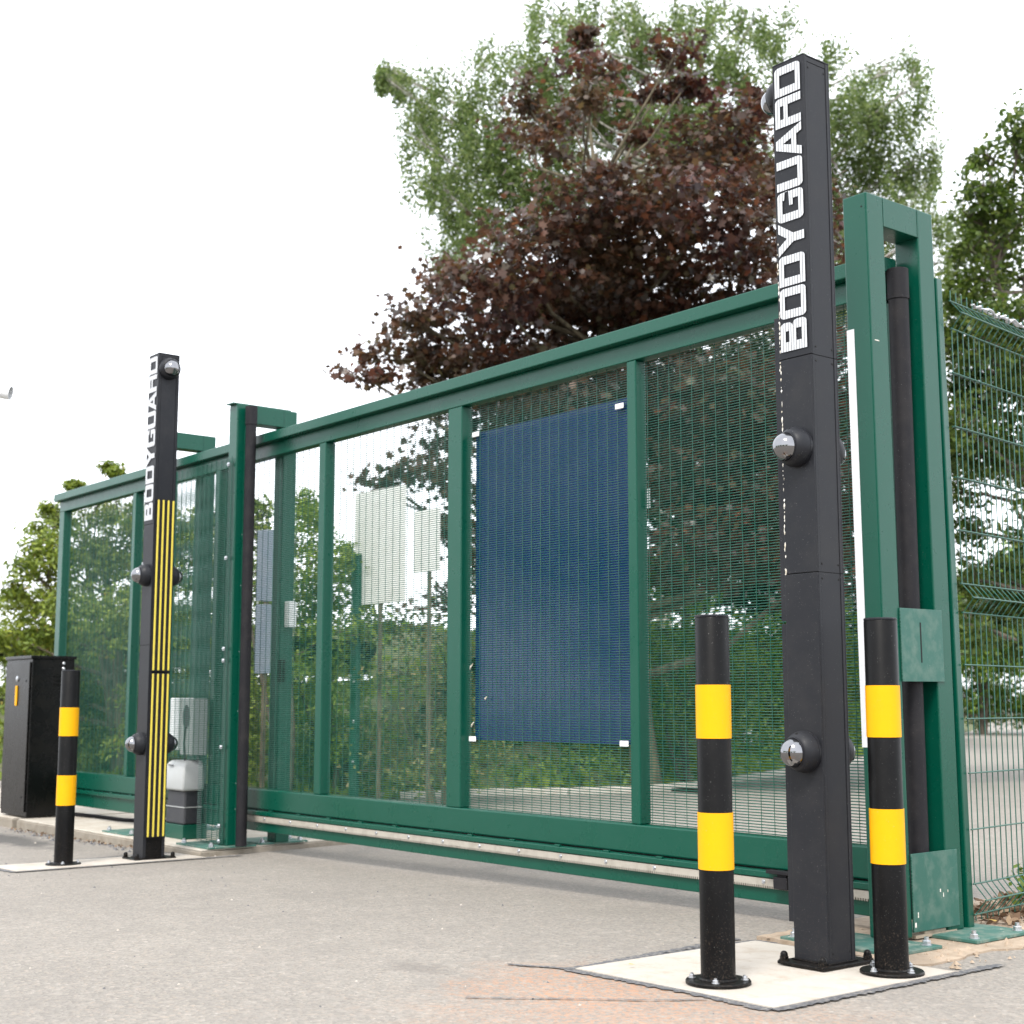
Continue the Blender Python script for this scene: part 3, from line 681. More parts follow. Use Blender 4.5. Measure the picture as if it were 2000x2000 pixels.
b.tube(pts,[.006]*len(pts),5); pts=[(.25+i*.02,random.uniform(-.014,.014),2.637+random.uniform(-.012,.012)) for i in range(110)]; b.tube(pts,[.005]*len(pts),5); b.build('twisted_top_wire','zinc',fn,label='loose bright wire twisted along the top')

# ---------------------------------------------------------------- things beyond the gate
o=thing('fence_upright','slim green steel upright with pale bolts beyond the gate, left of the cream board','post',(-12.40,7.98,-.12))
BX(-.045,.045,-.03,.03,0,2.55).build('post','green',o,bevel=.004)
b=MB()
for z in(.45,.85,1.25,1.65): b.lathe([(.016,0),(.016,.006),(.01,.01)],(.02,-.03,z),(0,-1,0),10)
b.build('bolt','zinc',o)
o=thing('cream_board','larger cream board on a tall timber post beyond the gate','notice board',(-12.08,8.02,-.12),.03)
BX(.0,.035,.0125,.04,0,2.9).build('post','bark_olive',o); BX(-.42,.46,0,.012,2.03,3.19).build('board','board',o,bevel=.003)
o=thing('cream_board','smaller pale board on a timber post, right of the larger cream board beyond the gate','notice board',(-11.35,8.1,-.12),.02)
BX(.0,.035,.0125,.04,0,2.8).build('post','bark_olive',o); BX(-.21,.21,0,.012,2.30,2.91).build('board','board',o,bevel=.003)
o=thing('grey_blue_board','grey-blue two part board beyond the gate beside the left portal','notice board',(-11.50,6.43,-.12),.75)
BX(-.03,.01,.0125,.04,0,2.6).build('post','bark_olive',o); BX(-.10,.10,0,.012,1.95,2.60).build('upper_board','board_blue',o,bevel=.003); BX(-.10,.05,0,.012,1.30,1.92).build('lower_board','board_blue',o,bevel=.003)
o=thing('marker_post','short green marker post with a white banded cap standing on the yard','marker post',(-15.1,16.85,-.12))
MB().lathe([(.075,0),(.075,.42)],n=16).build('post','green',o,smooth=True); MB().lathe([(.08,.421),(.08,.50),(.075,.505)],n=16).build('white_cap','white',o,smooth=True); MB().lathe([(.08,.53),(.08,.62),(.06,.65)],n=16).build('white_cap','white',o,smooth=True); MB().lathe([(.06,.5051),(.06,.53)],n=12).build('neck','black',o)
for i,(x,y,h,lab) in enumerate(((-14.9,13.15,.75,'pale timber stake under the blue panel, the left one of two'),(-15.6,14.5,.72,'pale timber stake under the blue panel, the right one of two'))):
    tag(BX(-.06,.06,-.05,.05,-.1,h).build('timber_stake','timber',bevel=.01),lab,'stake',group='timber stakes in the undergrowth'); bpy.context.scene.objects[-1].location=(x,y,-.12)
b=BX(-.22,.22,-.16,.16,-.12,-.085).build('drain_cover','black',bevel=.01); b.location=(-12.0,12.45,0); tag(b,'dark drain cover on the yard behind the gate','drain cover')

# ---------------------------------------------------------------- vegetation
def leaf_mesh(name,mat,parent,C,Nn,S,shape='leaf',kind=None,rng=None):
    """C centres, Nn normals, S sizes -> one polygon per leaf with its own edges"""
    n=len(C); Nn=Nn/np.linalg.norm(Nn,axis=1,keepdims=True)
    a=np.cross(Nn,rng.normal(size=(n,3))); a/=np.linalg.norm(a,axis=1,keepdims=True); b=np.cross(Nn,a)
    if shape=='maple': uv=[(0,-.55),(.18,-.30),(.55,-.25),(.34,.02),(.50,.38),(.14,.26),(0,.62),(-.14,.26),(-.50,.38),(-.34,.02),(-.55,-.25),(-.18,-.30)]
    elif shape=='spray': uv=[(-.16,-.5),(.16,-.5),(.22,0),(.10,.5),(-.10,.5),(-.22,0)]
    elif shape=='tri': uv=[(-.32,-.4),(.32,-.4),(0,.55)]
    else: uv=[(0,-.5),(.28,-.05),(.22,.25),(0,.5),(-.22,.25),(-.28,-.05)]
    k=len(uv); V=np.empty((n,k,3)); fold=rng.uniform(-.25,.25,size=n)
    for i,(u,v) in enumerate(uv): V[:,i]=C+S[:,None]*(a*u+b*v)+Nn*(S*fold*(abs(u)*1.2+v*v*.8))[:,None]
    me=bpy.data.meshes.new(name); me.vertices.add(n*k); me.vertices.foreach_set('co',V.ravel())
    me.loops.add(n*k); me.loops.foreach_set('vertex_index',np.arange(n*k,dtype=np.int32))
    me.polygons.add(n); me.polygons.foreach_set('loop_start',np.arange(0,n*k,k,dtype=np.int32)); me.polygons.foreach_set('loop_total',np.full(n,k,dtype=np.int32))
    me.update(calc_edges=True); me.materials.append(M[mat]); o=bpy.data.objects.new(name,me); LINK(o)
    if parent: o.parent=parent
    if kind: o['kind']=kind
    return o
def foliage(puffs,rng,per_m3,clump_r,per_clump,size,droop=0.,flat=.5,surf=.45,depth=1.0,minc=5):
    Cs=[];Ns=[];Ss=[];cl=[]
    for (x,y,z,rx,rz) in puffs:
        nc=max(minc,int(per_m3*rx*rx*rz**1*4.2))
        d=rng.normal(size=(nc,3)); d/=np.linalg.norm(d,axis=1,keepdims=True); rad=surf+(1-surf)*rng.random(nc)**.6
        cen=np.array([x,y,z])+d*rad[:,None]*np.array([rx,rx*depth,rz])
        cl.append(cen)
        cr=min(clump_r,.75*rx+.05)
        for c,dd in zip(cen,d):
            m=max(3,int(per_clump*rng.uniform(.5,1.5))); p=np.clip(rng.normal(size=(m,3)),-1.7,1.7)*np.array([1,1,flat])*cr*rng.uniform(.6,1.3)*.55
            if droop: t=rng.random(m); p[:,2]-=t*droop*min(1,cr/clump_r+.15); p[:,:2]*=(.55+.45*(1-t))[:,None]
            Cs.append(c+p); nn=rng.normal(size=(m,3))*.75+np.array([0,0,.9 if not droop else .15])+dd*.45; Ns.append(nn); Ss.append(rng.uniform(.6,1.25,m)*size)
    return np.concatenate(Cs),np.concatenate(Ns),np.concatenate(Ss),np.concatenate(cl)
def tree(name,label,cat,base,puffs,mat,barkm,seed,tr,par,group=None,shape='leaf',trunk_top=.8,nlimb=1.,twig=5,twigr=.012,stems=1,curve=.3):
    rng=np.random.default_rng(seed); bx,by,bz=base
    t=thing(name,label,cat,base,0,group)
    P=[(x-bx,y-by,z-bz,rx,rz) for x,y,z,rx,rz in puffs]
    C,Nn,S,cl=foliage(P,rng,**par); leaf_mesh('crown',mat,t,C,Nn,S,shape,rng=rng)
    arr=np.array(P); top=arr[:,2].max(); cxy=arr[:,:2].mean(0)
    b=MB()
    def tp(f,s): 
        q=2*math.pi*s/max(stems,1); off=np.array([math.cos(q),math.sin(q)])*(.12+.5*f)*(stems>1)
        xy=cxy*f**1.3+off*.5; return Vector((xy[0]+.08*math.sin(5*f+seed),xy[1]+.08*math.cos(4*f),top*trunk_top*f))
    for s in range(stems):
        n=9; b.tube([tp(i/n,s) for i in range(n+1)],[tr*(1.25 if i==0 else 1)*(1-.85*i/n) for i in range(n+1)],9)
    for i,(x,y,z,rx,rz) in enumerate(P):
        if rng.random()>nlimb: continue
        s=i%stems; hd=math.hypot(x-cxy[0],y-cxy[1]); zz=max(.12*top,min(z-.45*hd,top*trunk_top*.95)); f=zz/(top*trunk_top); p0=tp(f,s); p1=Vector((x,y,z))
        mid=p0.lerp(p1,.5)+Vector((rng.normal()*.12,rng.normal()*.12,-.10*hd*curve*3)); r0=max(tr*.42*(1-.6*f),twigr*1.3)
        L=[p0,p0.lerp(mid,.55),mid,mid.lerp(p1,.55)+Vector((0,0,.03)),p1]; b.tube(L,[r0,r0*.75,r0*.55,r0*.38,twigr*.8],6)
        for k in range(twig):
            d=rng.normal(size=3); d/=np.linalg.norm(d); e=p1+Vector((d[0]*rx,d[1]*rx,abs(d[2])*rz*.9-.1*rz)); st=L[3].lerp(p1,rng.random()); b.tube([st,st.lerp(e,.5)+Vector((0,0,-.03)),e],[twigr*.8,twigr*.55,twigr*.25],4)
    b.build('trunk' if tr>.04 else 'stems',barkm,t,smooth=True)
    return t
MAPLE=[(-13.05,8.48,4.47,0.25,0.12),(-13.46,9.17,4.87,0.42,0.24),(-12.96,8.99,5.22,0.26,0.2),(-13.23,9.62,5.27,0.54,0.36),(-13.07,9.79,5.88,0.36,0.36),(-11.77,9.16,5.34,0.55,0.49),(-11.44,9.25,5.84,0.33,0.33),(-13.0,10.83,5.49,0.81,0.56),(-11.66,10.01,5.82,0.62,0.51),(-11.27,10.27,6.36,0.62,0.45),(-12.87,11.55,5.97,0.83,0.64),(-11.51,11.04,5.99,0.7,0.59),(-12.06,11.98,5.55,0.87,0.5),(-11.23,11.27,6.69,0.65,0.47),(-11.16,11.89,7.32,0.48,0.36),(-10.29,11.18,6.17,0.67,0.56),(-11.02,12.39,5.76,0.72,0.54),(-11.21,12.75,7.55,0.5,0.5),(-10.43,12.46,6.62,0.53,0.53),(-10.85,12.54,8.09,0.28,0.28),(-10.99,12.15,7.77,0.36,0.27),(-9.64,11.75,5.55,0.49,0.44),(-10.44,13.49,6.34,0.31,0.31),(-11.79,10.64,8.61,0.11,0.17),(-11.29,10.19,7.98,0.27,0.23),(-10.78,9.83,7.31,0.3,0.25),(-12.53,11.01,7.98,0.31,0.19),(-10.95,11.26,8.26,0.23,0.26),(-11.31,11.85,8.24,0.21,0.18),(-11.81,11.88,8.3,0.22,0.22),(-12.58,10.29,8.09,0.18,0.3),(-12.93,10.77,7.85,0.25,0.22),(-11.79,10.13,7.14,0.26,0.2),(-11.88,11.59,7.72,0.25,0.19),(-12.44,10.06,4.7,0.7,0.41),(-13.82,10.36,4.87,0.69,0.38),(-13.97,10.09,4.15,0.37,0.28),(-12.75,8.53,3.28,0.28,0.08),(-12.57,8.87,3.44,0.33,0.14),(-12.47,9.35,3.39,0.34,0.39),(-13.54,10.94,4.38,0.76,0.44),(-11.98,10.66,4.34,0.88,0.53),(-11.7,11.78,4.45,0.72,0.72),(-10.61,11.81,4.27,0.74,0.68),(-11.39,11.86,3.51,0.71,0.65),(-10.63,12.31,3.46,0.69,0.75),(-10.86,12.04,2.7,0.75,0.52),(-10.49,13.09,4.54,0.54,0.84),(-10.56,13.3,3.12,0.48,0.84),(-14.18,10.34,2.24,0.34,0.25),(-13.43,10.23,2.8,0.36,0.55),(-14.11,10.36,3.05,0.19,0.16),(-12.18,12.57,2.48,0.5,0.37),(-14.18,10.07,5.21,0.51,0.19),(-13.35,9.86,4.77,0.36,0.18),(-10.08,12.31,2.26,0.45,0.33)]
BIRCH=[(-23.42,15.53,13.87,0.13,0.23),(-23.65,15.9,13.95,0.13,0.11),(-23.36,15.92,13.74,0.17,0.13),(-22.53,14.9,13.16,0.1,0.14),(-22.57,15.73,13.41,0.41,0.36),(-20.68,14.99,12.73,0.34,0.29),(-22.88,16.2,12.99,0.58,0.52),(-21.78,16.05,12.26,0.81,0.81),(-21.4,14.81,11.61,0.24,0.48),(-20.6,14.61,10.52,0.47,0.56),(-22.91,16.76,10.84,0.53,0.63),(-23.04,17.25,11.87,0.75,0.86),(-19.78,15.5,11.86,0.56,0.66),(-21.73,17.17,14.18,0.52,0.42),(-20.8,16.05,13.08,0.39,0.35),(-19.86,15.93,11.21,0.86,0.86),(-20.68,16.09,10.08,0.78,0.78),(-22.64,16.7,10.11,0.42,0.42),(-23.06,16.88,9.93,0.21,0.42),(-19.04,15.99,12.53,0.75,0.65),(-20.54,17.39,14.45,0.61,0.36),(-18.5,16.51,13.27,0.56,0.37),(-20.76,18.11,12.91,0.93,0.93),(-19.92,17.11,10.81,1.07,0.88),(-20.49,19.28,13.91,0.95,0.95),(-20.71,19.35,15.25,0.53,0.27),(-19.0,18.7,13.94,0.6,0.5),(-20.61,20.11,12.84,1.07,1.07),(-18.12,18.9,12.23,0.88,0.88),(-17.15,18.45,12.96,0.66,0.56),(-18.79,19.49,14.32,0.51,0.41),(-16.72,18.79,12.5,0.65,0.65),(-16.93,19.35,13.65,0.57,0.33),(-17.05,20.51,13.86,0.49,0.49),(-17.55,21.24,13.63,0.41,0.41),(-17.22,19.18,11.5,0.95,0.76),(-15.54,20.25,12.8,0.47,0.33),(-17.29,23.18,13.78,0.53,0.42),(-16.28,21.17,12.33,0.68,0.58),(-17.07,23.94,14.25,0.43,0.37),(-16.59,24.15,14.14,0.37,0.37),(-15.42,22.57,12.73,0.39,0.39),(-16.28,22.11,12.38,0.8,0.6),(-15.99,22.85,12.38,0.6,0.5),(-17.05,22.44,11.87,0.71,0.71),(-16.44,22.93,11.7,0.71,0.61),(-16.05,23.22,11.44,0.55,0.5),(-15.91,23.71,11.83,0.31,0.36),(-16.75,24.75,11.69,0.37,0.32),(-16.57,22.41,10.67,0.8,0.6),(-15.91,22.79,10.47,0.5,0.5),(-17.41,22.7,10.86,0.62,0.72),(-15.13,22.63,9.91,0.29,0.29),(-19.49,16.75,14.09,0.49,0.34),(-20.89,19.08,15.45,0.53,0.37),(-19.12,18.55,14.47,0.5,0.35),(-18.04,20.02,14.62,0.6,0.35),(-16.2,19.07,13.57,0.47,0.33),(-18.14,19.11,14.26,0.4,0.3),(-15.91,23.91,9.67,0.51,0.51),(-14.88,21.85,8.42,0.47,0.56),(-16.93,22.83,9.91,0.91,0.71),(-17.47,21.98,11.25,0.61,0.82),(-16.02,20.54,9.21,0.56,0.56),(-15.74,24.24,10.53,0.41,0.41),(-16.96,22.03,8.94,0.9,0.7),(-16.84,23.5,9.18,0.82,0.62)]
OAK=[(-10.39,15.9,5.73,0.33,0.33),(-10.7,17.12,6.28,0.35,0.28),(-10.89,17.22,5.33,0.42,0.35),(-9.43,15.61,5.22,0.31,0.31),(-10.07,15.2,4.31,0.32,0.38),(-10.95,17.1,4.18,0.42,0.35),(-11.17,18.21,4.18,0.36,0.29),(-9.51,15.99,8.17,0.23,0.26),(-9.79,16.66,8.02,0.34,0.27),(-10.35,16.6,8.17,0.19,0.24),(-9.98,15.87,7.53,0.26,0.23),(-9.92,16.21,7.32,0.3,0.23),(-9.65,16.35,7.07,0.33,0.33),(-10.17,15.95,7.19,0.23,0.23),(-10.39,16.81,7.01,0.41,0.31),(-10.16,15.73,6.73,0.2,0.2),(-10.24,16.06,6.41,0.3,0.23),(-10.49,17.58,6.76,0.42,0.35),(-9.44,15.54,5.6,0.38,0.31),(-10.66,16.55,6.03,0.31,0.24),(-10.81,17.24,5.68,0.49,0.35),(-10.4,15.77,5.37,0.26,0.33),(-9.76,16.23,4.92,0.39,0.45),(-11.17,17.25,5.09,0.43,0.43),(-10.02,16.13,4.22,0.39,0.39),(-10.24,15.66,4.07,0.32,0.39),(-10.8,16.24,3.66,0.27,0.34),(-10.98,17.51,2.6,0.42,0.42),(-9.75,16.06,3.08,0.25,0.45),(-10.34,15.74,6.1,0.2,0.2),(-10.59,16.12,3.1,0.2,0.26),(-11.03,18.19,2.14,0.43,0.43),(-10.88,16.4,2.53,0.27,0.34),(-11.39,17.87,2.07,0.43,0.29),(-10.43,15.79,1.89,0.32,0.26),(-10.33,16.77,1.66,0.4,0.26)]
CONIFER=[(-17.32,6.64,3.27,0.09,0.1),(-17.73,6.9,3.2,0.08,0.13),(-16.98,6.49,2.97,0.17,0.15),(-16.64,6.23,2.73,0.15,0.13),(-16.34,6.29,2.62,0.21,0.18),(-17.35,6.36,2.58,0.16,0.14),(-16.58,6.27,2.37,0.27,0.18),(-17.7,6.9,2.22,0.29,0.26),(-17.99,6.65,2.16,0.26,0.22),(-16.77,6.04,2.25,0.11,0.12),(-16.78,6.43,1.78,0.37,0.27),(-18.03,6.59,1.7,0.26,0.26),(-17.82,6.32,1.75,0.13,0.38),(-17.4,6.96,3.63,0.05,0.04),(-16.22,6.93,3.7,0.06,0.05),(-15.78,6.81,3.57,0.05,0.05),(-16.29,6.81,3.08,0.24,0.18),(-17.03,7.46,3.27,0.29,0.19),(-15.86,7.26,3.1,0.24,0.21),(-16.51,6.79,2.7,0.37,0.37),(-16.34,7.24,2.59,0.37,0.43),(-16.01,7.6,2.9,0.31,0.34),(-15.83,7.86,2.59,0.31,0.49),(-16.62,8.38,3.21,0.16,0.2),(-16.17,6.74,2.0,0.42,0.36),(-15.53,7.09,1.81,0.47,0.41),(-16.89,8.42,1.85,0.39,0.53),(-17.9,7.09,1.26,0.52,0.46),(-17.71,7.7,1.13,0.53,0.46),(-16.23,7.78,0.99,0.43,0.43),(-16.86,8.65,1.0,0.33,0.53),(-17.74,7.6,0.48,0.59,0.39),(-15.89,7.63,0.45,0.54,0.3),(-17.89,6.69,1.12,0.32,0.39),(-17.96,7.01,0.61,0.52,0.39),(-16.36,8.48,0.37,0.38,0.32)]
BUSH=[(-13.45,7.37,2.93,0.12,0.14),(-13.23,7.17,2.67,0.16,0.21),(-13.16,7.4,2.57,0.21,0.21),(-12.78,7.54,2.95,0.1,0.12),(-12.53,7.52,2.79,0.11,0.15),(-13.22,7.87,2.61,0.25,0.27),(-13.03,7.52,2.25,0.32,0.32),(-13.88,7.63,2.26,0.28,0.39),(-12.45,7.66,2.37,0.21,0.21),(-13.33,8.46,2.55,0.16,0.17),(-13.23,8.21,2.14,0.33,0.33),(-13.31,8.59,2.27,0.2,0.2),(-13.2,8.72,2.05,0.23,0.17),(-13.72,8.12,1.82,0.39,0.34),(-13.65,7.52,1.64,0.33,0.38),(-12.36,7.86,1.65,0.31,0.26),(-13.71,7.94,1.15,0.44,0.39),(-13.29,7.22,0.88,0.32,0.37),(-12.85,7.99,1.14,0.37,0.37),(-13.46,8.19,0.55,0.44,0.33),(-13.65,7.67,0.39,0.44,0.27),(-12.88,8.34,0.56,0.32,0.32)]
BRAMBLE=[(-12.53,8.47,1.68,0.27,0.19),(-12.05,8.53,1.71,0.32,0.18),(-11.66,8.63,1.49,0.31,0.26),(-11.94,8.2,1.23,0.36,0.26),(-12.06,9.06,1.04,0.37,0.32),(-12.04,8.53,0.78,0.42,0.31),(-12.57,8.38,0.67,0.32,0.32),(-12.18,8.26,0.26,0.36,0.23),(-11.73,8.56,0.32,0.41,0.26),(-11.71,9.13,0.31,0.31,0.26),(-11.93,9.23,0.67,0.32,0.32)]
HEDGE=[(-14.08,11.38,0.62,0.51,0.38),(-14.63,12.53,0.46,0.54,0.34),(-14.41,13.15,0.59,0.62,0.41),(-15.03,12.15,0.13,0.48,0.24),(-14.63,12.7,0.06,0.41,0.17),(-13.1,12.21,0.19,0.38,0.19),(-13.65,13.27,0.47,0.33,0.4),(-13.87,13.32,2.09,0.31,0.41),(-12.57,12.52,2.44,0.38,0.38),(-12.64,13.13,2.15,0.39,0.32),(-12.89,12.91,1.7,0.52,0.45),(-12.82,13.77,1.53,0.6,0.53),(-13.17,13.17,0.93,0.52,0.46),(-12.84,13.77,0.74,0.53,0.46),(-13.56,13.84,0.33,0.54,0.2),(-11.76,13.55,1.62,0.57,0.5),(-11.9,13.69,0.87,0.57,0.51),(-12.28,13.53,0.37,0.45,0.19),(-11.54,14.24,1.38,0.51,0.51),(-11.46,14.31,0.75,0.57,0.44),(-12.81,15.33,0.32,0.55,0.17),(-14.45,12.73,1.41,0.68,0.55),(-11.14,14.55,1.69,0.51,0.51),(-11.63,15.35,0.74,0.4,0.4),(-11.02,15.42,1.38,0.39,0.58),(-11.1,15.48,0.61,0.32,0.26)]
FARHEDGE=[(-28.0,41.35,1.3,0.85,1.02),(-28.08,43.22,0.97,0.87,0.78),(-27.28,43.81,1.05,0.86,0.86),(-26.12,43.77,1.13,0.85,1.02),(-27.36,40.8,2.79,0.84,1.0),(-27.08,42.1,2.47,1.01,1.01),(-25.86,42.26,2.61,1.0,1.0),(-27.8,42.4,3.7,0.86,0.69),(-27.5,43.77,3.91,0.87,0.87),(-25.89,43.62,3.83,0.85,1.02),(-27.28,39.92,4.08,0.66,0.99),(-25.71,42.24,5.27,0.83,1.0),(-27.28,41.68,4.67,0.85,0.68),(-27.12,43.27,5.08,0.86,0.86),(-28.64,42.78,3.93,0.88,0.88),(-27.13,42.22,3.15,1.19,0.68),(-27.32,44.45,4.28,1.05,0.88),(-29.26,41.47,1.65,1.04,1.04),(-29.46,40.03,1.47,1.02,1.02),(-29.97,39.05,1.3,1.02,0.85)]
UNDER=[(-13.87,15.45,5.99,0.52,0.37),(-13.76,16.23,6.09,0.54,0.46),(-14.27,14.79,5.66,0.52,0.37),(-13.29,16.74,6.31,0.46,0.46),(-13.31,16.14,5.45,0.45,0.45),(-14.33,14.32,4.85,0.59,0.59),(-14.18,15.33,5.34,0.68,0.6),(-13.97,16.2,4.88,0.69,0.69),(-12.58,15.9,5.0,0.58,0.65),(-14.7,14.66,3.82,0.52,0.6),(-14.24,15.15,4.18,0.67,0.67),(-14.43,16.46,3.79,0.78,0.7),(-13.87,17.24,4.19,0.7,0.78),(-12.64,16.89,4.54,0.52,0.67),(-15.15,15.75,3.18,0.7,0.62),(-14.51,16.29,2.77,0.77,0.62),(-13.22,16.16,2.9,0.73,0.66),(-12.93,17.08,3.31,0.52,0.75),(-14.33,14.38,2.73,0.51,0.43),(-13.48,17.75,2.24,0.62,0.62),(-13.92,16.74,2.15,0.76,0.53),(-15.93,14.38,4.95,0.78,0.62),(-16.32,13.69,4.53,0.69,0.62),(-16.45,13.29,3.73,0.53,0.61),(-16.11,14.01,3.37,0.84,0.77),(-16.57,13.01,2.81,0.45,0.45)]
tree('copper_maple','large copper maple with dark red leaves above the middle of the gate','tree',(-12.9,12.4,-.15),MAPLE,'maple','bark_olive',21,.17,dict(per_m3=62,clump_r=.30,per_clump=24,size=.088,flat=.35,surf=.2,depth=1.3,minc=9),shape='maple',trunk_top=.85,twig=6,twigr=.011)
tree('shade_tree','dark green leafy tree low behind the copper maple, seen through the right gate bays','tree',(-16.9,17.0,-.15),UNDER,'dark_leaf','bark',26,.13,dict(per_m3=75,clump_r=.32,per_clump=30,size=.10,flat=.6,surf=.15,depth=1.2,minc=10),trunk_top=.8,twig=4,twigr=.012)
tree('birch_tree','tall airy birch with drooping grey-green sprays behind the copper maple','tree',(-20.3,20.2,-.15),BIRCH,'birch','bark_pale',22,.2,dict(per_m3=22,clump_r=.25,per_clump=95,size=.075,droop=.60,flat=.55,surf=.1,depth=1.3,minc=7),trunk_top=.9,twig=7,twigr=.010)
tree('oak_tree','bright green oak with knobbly twigs rising behind the fence at the right edge','tree',(-9.6,17.5,-.15),OAK,'oak','bark',23,.2,dict(per_m3=150,clump_r=.20,per_clump=32,size=.09,flat=.8,surf=.3,depth=1.5,minc=14),trunk_top=.85,twig=6,twigr=.02)
tree('conifer_tree','yellow-green feathery conifer at the far left behind the gate','tree',(-17.2,7.6,-.15),CONIFER,'conifer','bark',24,.12,dict(per_m3=260,clump_r=.16,per_clump=42,size=.062,flat=.6,surf=.2,depth=1.5,minc=12),shape='spray',trunk_top=.8,twig=8,twigr=.010,stems=2)
par_s=dict(per_m3=230,clump_r=.16,per_clump=34,size=.06,flat=.7,surf=.2,depth=1.5,minc=12)
def sub(L,lo,hi,k=0): return [p for p in L if lo<=p[k]<hi]
def base_of(L): a=np.array(L); return (float(a[:,0].mean()),float(a[:,1].mean()),-.15)
half=len(BUSH)//2; BUSH.sort(key=lambda p:p[1]-p[0]*.3)
tree('tall_shrub','tall yellow-green shrub beyond the gate just right of the left portal','shrub',base_of(BUSH[:half]),BUSH[:half],'shrub','bark',31,.035,par_s,group='shrubs on the far bank',stems=3,twig=5,twigr=.007)
tree('tall_shrub','leafy green shrub beyond the gate behind the slim green upright','shrub',base_of(BUSH[half:]),BUSH[half:],'shrub','bark',32,.035,par_s,group='shrubs on the far bank',stems=3,twig=5,twigr=.007)
tree('bramble_thicket','tangled brown and green bramble thicket below the cream boards','thicket',base_of(BRAMBLE),BRAMBLE,'bramble','bark_olive',33,.02,dict(per_m3=80,clump_r=.2,per_clump=26,size=.06,flat=.7,surf=.2,depth=1.3,minc=9),group='shrubs on the far bank',stems=4,twig=12,twigr=.007)
hs=sorted(HEDGE,key=lambda p:math.atan2(p[1],-p[0])); k=len(hs)//3
par_h=dict(per_m3=85,clump_r=.2,per_clump=30,size=.072,flat=.7,surf=.3,depth=1.4,minc=9)
for i,(L,lab) in enumerate(((hs[:k],'low green hedge seen through the mesh beneath the blue panel'),(hs[k:2*k],'green hedge seen through the mesh between the blue panel and the near bollard'),(hs[2*k:],'green hedge seen through the mesh beside the right portal'))):
    tree('hedge_shrub',lab,'hedge',base_of(L),L,'hedge','bark',40+i,.03,par_h,group='hedges along the yard edge',stems=3,twig=4,twigr=.008)
tree('far_hedge','distant dark green hedge behind the road, seen through the wire fence','hedge',base_of(FARHEDGE),FARHEDGE,'hedge','bark',50,.08,dict(per_m3=10,clump_r=.55,per_clump=60,size=.16,flat=.7,surf=.3,depth=1.5,minc=10),stems=4,twig=4,twigr=.02)
# earth bank carrying the shrubs
def bank():
    rng=np.random.default_rng(7); E=[(-60,4.5),(-30,6.4),(-20,6.9),(-14.6,7.25),(-12.9,8.0),(-13.3,9.6),(-13.0,10.7),(-12.75,12.0),(-13.3,14.0),(-14.6,16.6),(-16.6,20.5),(-20,27.5),(-26,38.5),(-34,52),(-60,95)]
    E2=[]
    for a,c in zip(E[:-1],E[1:]):
        n=max(1,int(math.dist(a,c)/.6)) if abs(a[0])<30 else 6
        E2+=[(a[0]+(c[0]-a[0])*i/n,a[1]+(c[1]-a[1])*i/n) for i in range(n)]
    E2.append(E[-1]); prof=[(0,-.02),(.25,.10),(.7,.35),(1.3,.8),(2.1,1.3),(3.2,1.75),(5,2.05),(9,2.2),(30,2.4)]
    vs=[];m=len(prof)
    for i,(x,y) in enumerate(E2):
        x0,y0=E2[max(i-1,0)]; x1,y1=E2[min(i+1,len(E2)-1)]; t=np.array([x1-x0,y1-y0]); t/=np.linalg.norm(t); nn=np.array([-t[1],t[0]])
        if nn[0]>0 and y>10: nn=-nn
        if y<=8.2: nn=np.array([-.35,.94])
        if 8.2<y<12: nn=np.array([-.85,.5])
        sc=.62 if x<-14 and y<8 else 1.
        for d,h in prof: vs.append((x+nn[0]*d+rng.normal()*.03,y+nn[1]*d+rng.normal()*.03,ground_z(x)+h*sc+(rng.normal()*.05 if h>0 else 0)))
    b=MB(); b.add(vs,[(i*m+j,(i+1)*m+j,(i+1)*m+j+1,i*m+j+1) for i in range(len(E2)-1) for j in range(m-1)])
    o=b.build('earth_bank','earth',smooth=True); o['kind']='structure'
    # grass and low growth on it
    V=np.array(vs).reshape(len(E2),m,3); Cs=[]
    for _ in range(26000):
        i=rng.integers(2,len(E2)-3); j=rng.integers(0,m-2)
        if V[i,j,0]<-26: continue
        u,v=rng.random(2); Cs.append(V[i,j]*(1-u)*(1-v)+V[i+1,j]*u*(1-v)+V[i,j+1]*(1-u)*v+V[i+1,j+1]*u*v)
    C=np.array(Cs)+np.array([0,0,.05]); n=len(C)
    Nn=rng.normal(size=(n,3)); Nn[:,2]*=.35
    tag(leaf_mesh('bank_grass','shrub',None,C,Nn,rng.uniform(.08,.19,n),'tri',kind='stuff',rng=rng),'rough grass and low growth covering the earth bank')
bank()
# dry litter at fence foot and slab edge, one weed, fallen leaves
rng=np.random.default_rng(5)
n=900; C=np.stack([rng.uniform(-3.75,-3.36,n),rng.uniform(5.30,7.2,n),rng.uniform(.010,.045,n)],1); C[:,0]-=(C[:,1]-5.14)*.12
Nn=rng.normal(size=(n,3))*.6+np.array([0,0,1]); tag(leaf_mesh('leaf_litter','dry',None,C,Nn,rng.uniform(.025,.06,n),'leaf',kind='stuff',rng=rng),'dry brown leaf litter gathered under the wire fence')
n=140; C=np.stack([rng.uniform(-12,-9.2,n),4.42-np.abs(rng.normal(0,.06,n)),rng.uniform(-.13,-.105,n)],1); C[:,2]=[ground_z(x)+.012 for x in C[:,0]]
tag(leaf_mesh('slab_litter','dry',None,C,rng.normal(size=(n,3))*.5+np.array([0,0,1]),rng.uniform(.015,.035,n),'leaf',kind='stuff',rng=rng),'dry scraps lying along the foot of the raised slab')
wd=thing('weed_plant','small bright green weed growing at the foot of the wire fence at right','weed',(-3.60,5.83,.01))
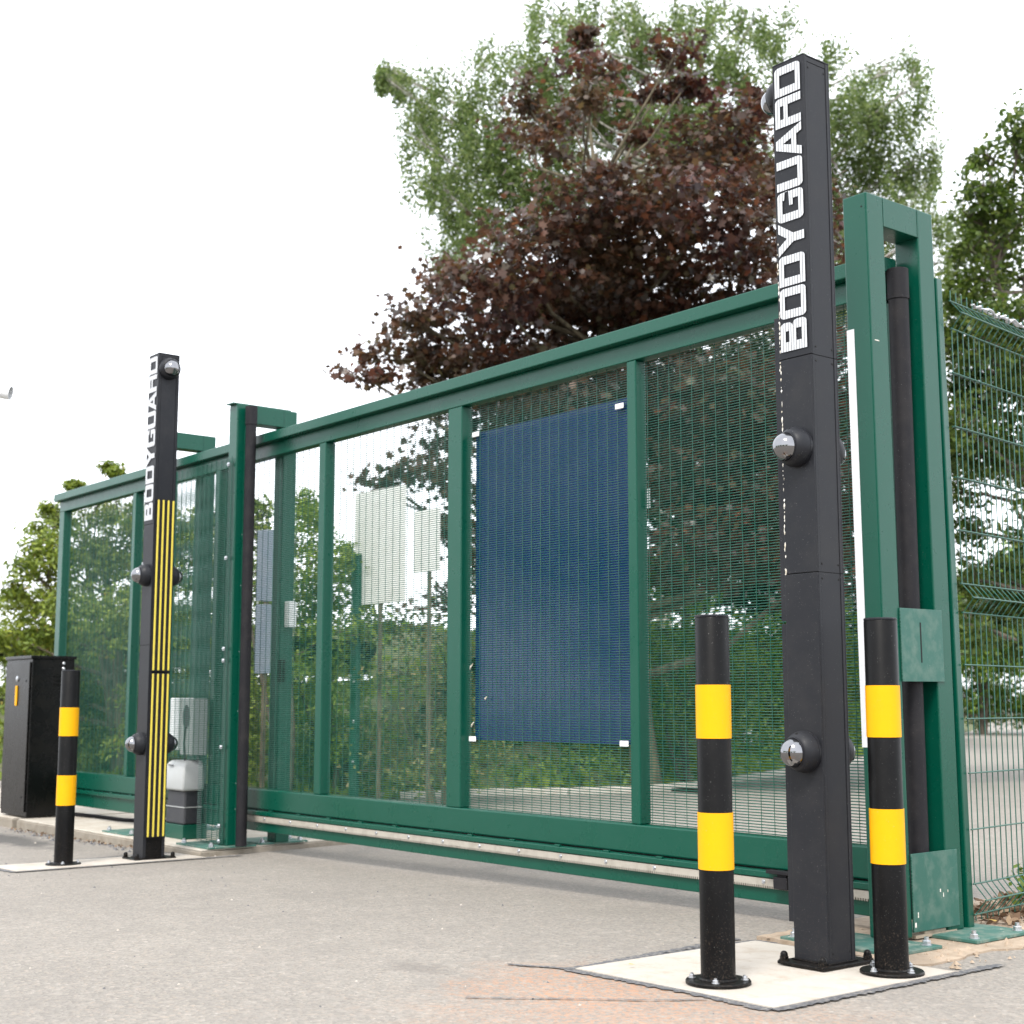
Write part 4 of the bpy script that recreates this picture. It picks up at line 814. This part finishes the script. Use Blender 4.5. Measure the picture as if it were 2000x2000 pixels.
n=90; q=rng.uniform(0,2*math.pi,n); rr=rng.uniform(.01,.10,n); hh=rng.uniform(.02,.20,n); C=np.stack([np.cos(q)*rr,np.sin(q)*rr,hh],1)
leaf_mesh('leaves','shrub',wd,C,rng.normal(size=(n,3))*.6+np.array([0,0,1]),rng.uniform(.03,.06,n),'leaf',rng=rng)
b=MB()
for k in range(9): q=k*.7; b.tube([(0,0,0),(math.cos(q)*.03,math.sin(q)*.03,.09),(math.cos(q)*.07,math.sin(q)*.07,.17)],[.003,.0025,.0015],5)
b.build('stems','shrub',wd)
for nm,loc,s,lab in(('fallen_leaf',(-3.44,5.30,.034),.055,'dry yellow leaf lying on the green base plate of the right portal'),('fallen_leaf',(-3.745,3.56,.012),.028,'small yellow leaf lying on the pale pad near the front bollard')):
    o=leaf_mesh(nm,'yellowleaf',None,np.array([[0,0,0]]),np.array([[.1,.1,1.]]),np.array([s]),'leaf',rng=rng); o.location=loc; tag(o,lab,'leaf')
# trees across the road behind the camera, mirrored in the domes and the blue panel
def back_puffs(seed,H):
    r=random.Random(seed); return [(r.gauss(0,1.6),r.gauss(0,1.6),H*.35+H*.6*r.random(),r.uniform(.9,1.5),r.uniform(.8,1.2)) for _ in range(16)]
bt=tree('roadside_tree','broad green tree across the drive opposite the gate, leftmost of its row','tree',(0,0,-.1),back_puffs(1,7),'hedge','bark',60,.2,dict(per_m3=3,clump_r=.7,per_clump=26,size=.28,flat=.7,surf=.3,minc=12),group='trees opposite the gate',twig=3,twigr=.02)
labs=['broad green tree across the drive opposite the gate, leftmost of its row','broad green tree across the drive opposite the gate, second of its row','broad green tree across the drive opposite the gate, third of its row','broad green tree across the drive opposite the gate, fourth of its row','broad green tree across the drive opposite the gate, rightmost of its row']
for i,(x,y,s) in enumerate(((-28,-19,.8),(-17,-23,.75),(-6,-25,.8),(5,-23,.72),(15,-17,.8))):
    o=bt if i==0 else copy_tree(bt); o.location=(x,y,-.1); o.scale=(s*2.1,s*2.1,s); o.rotation_euler=(0,0,i*1.3); o['label']=labs[i]
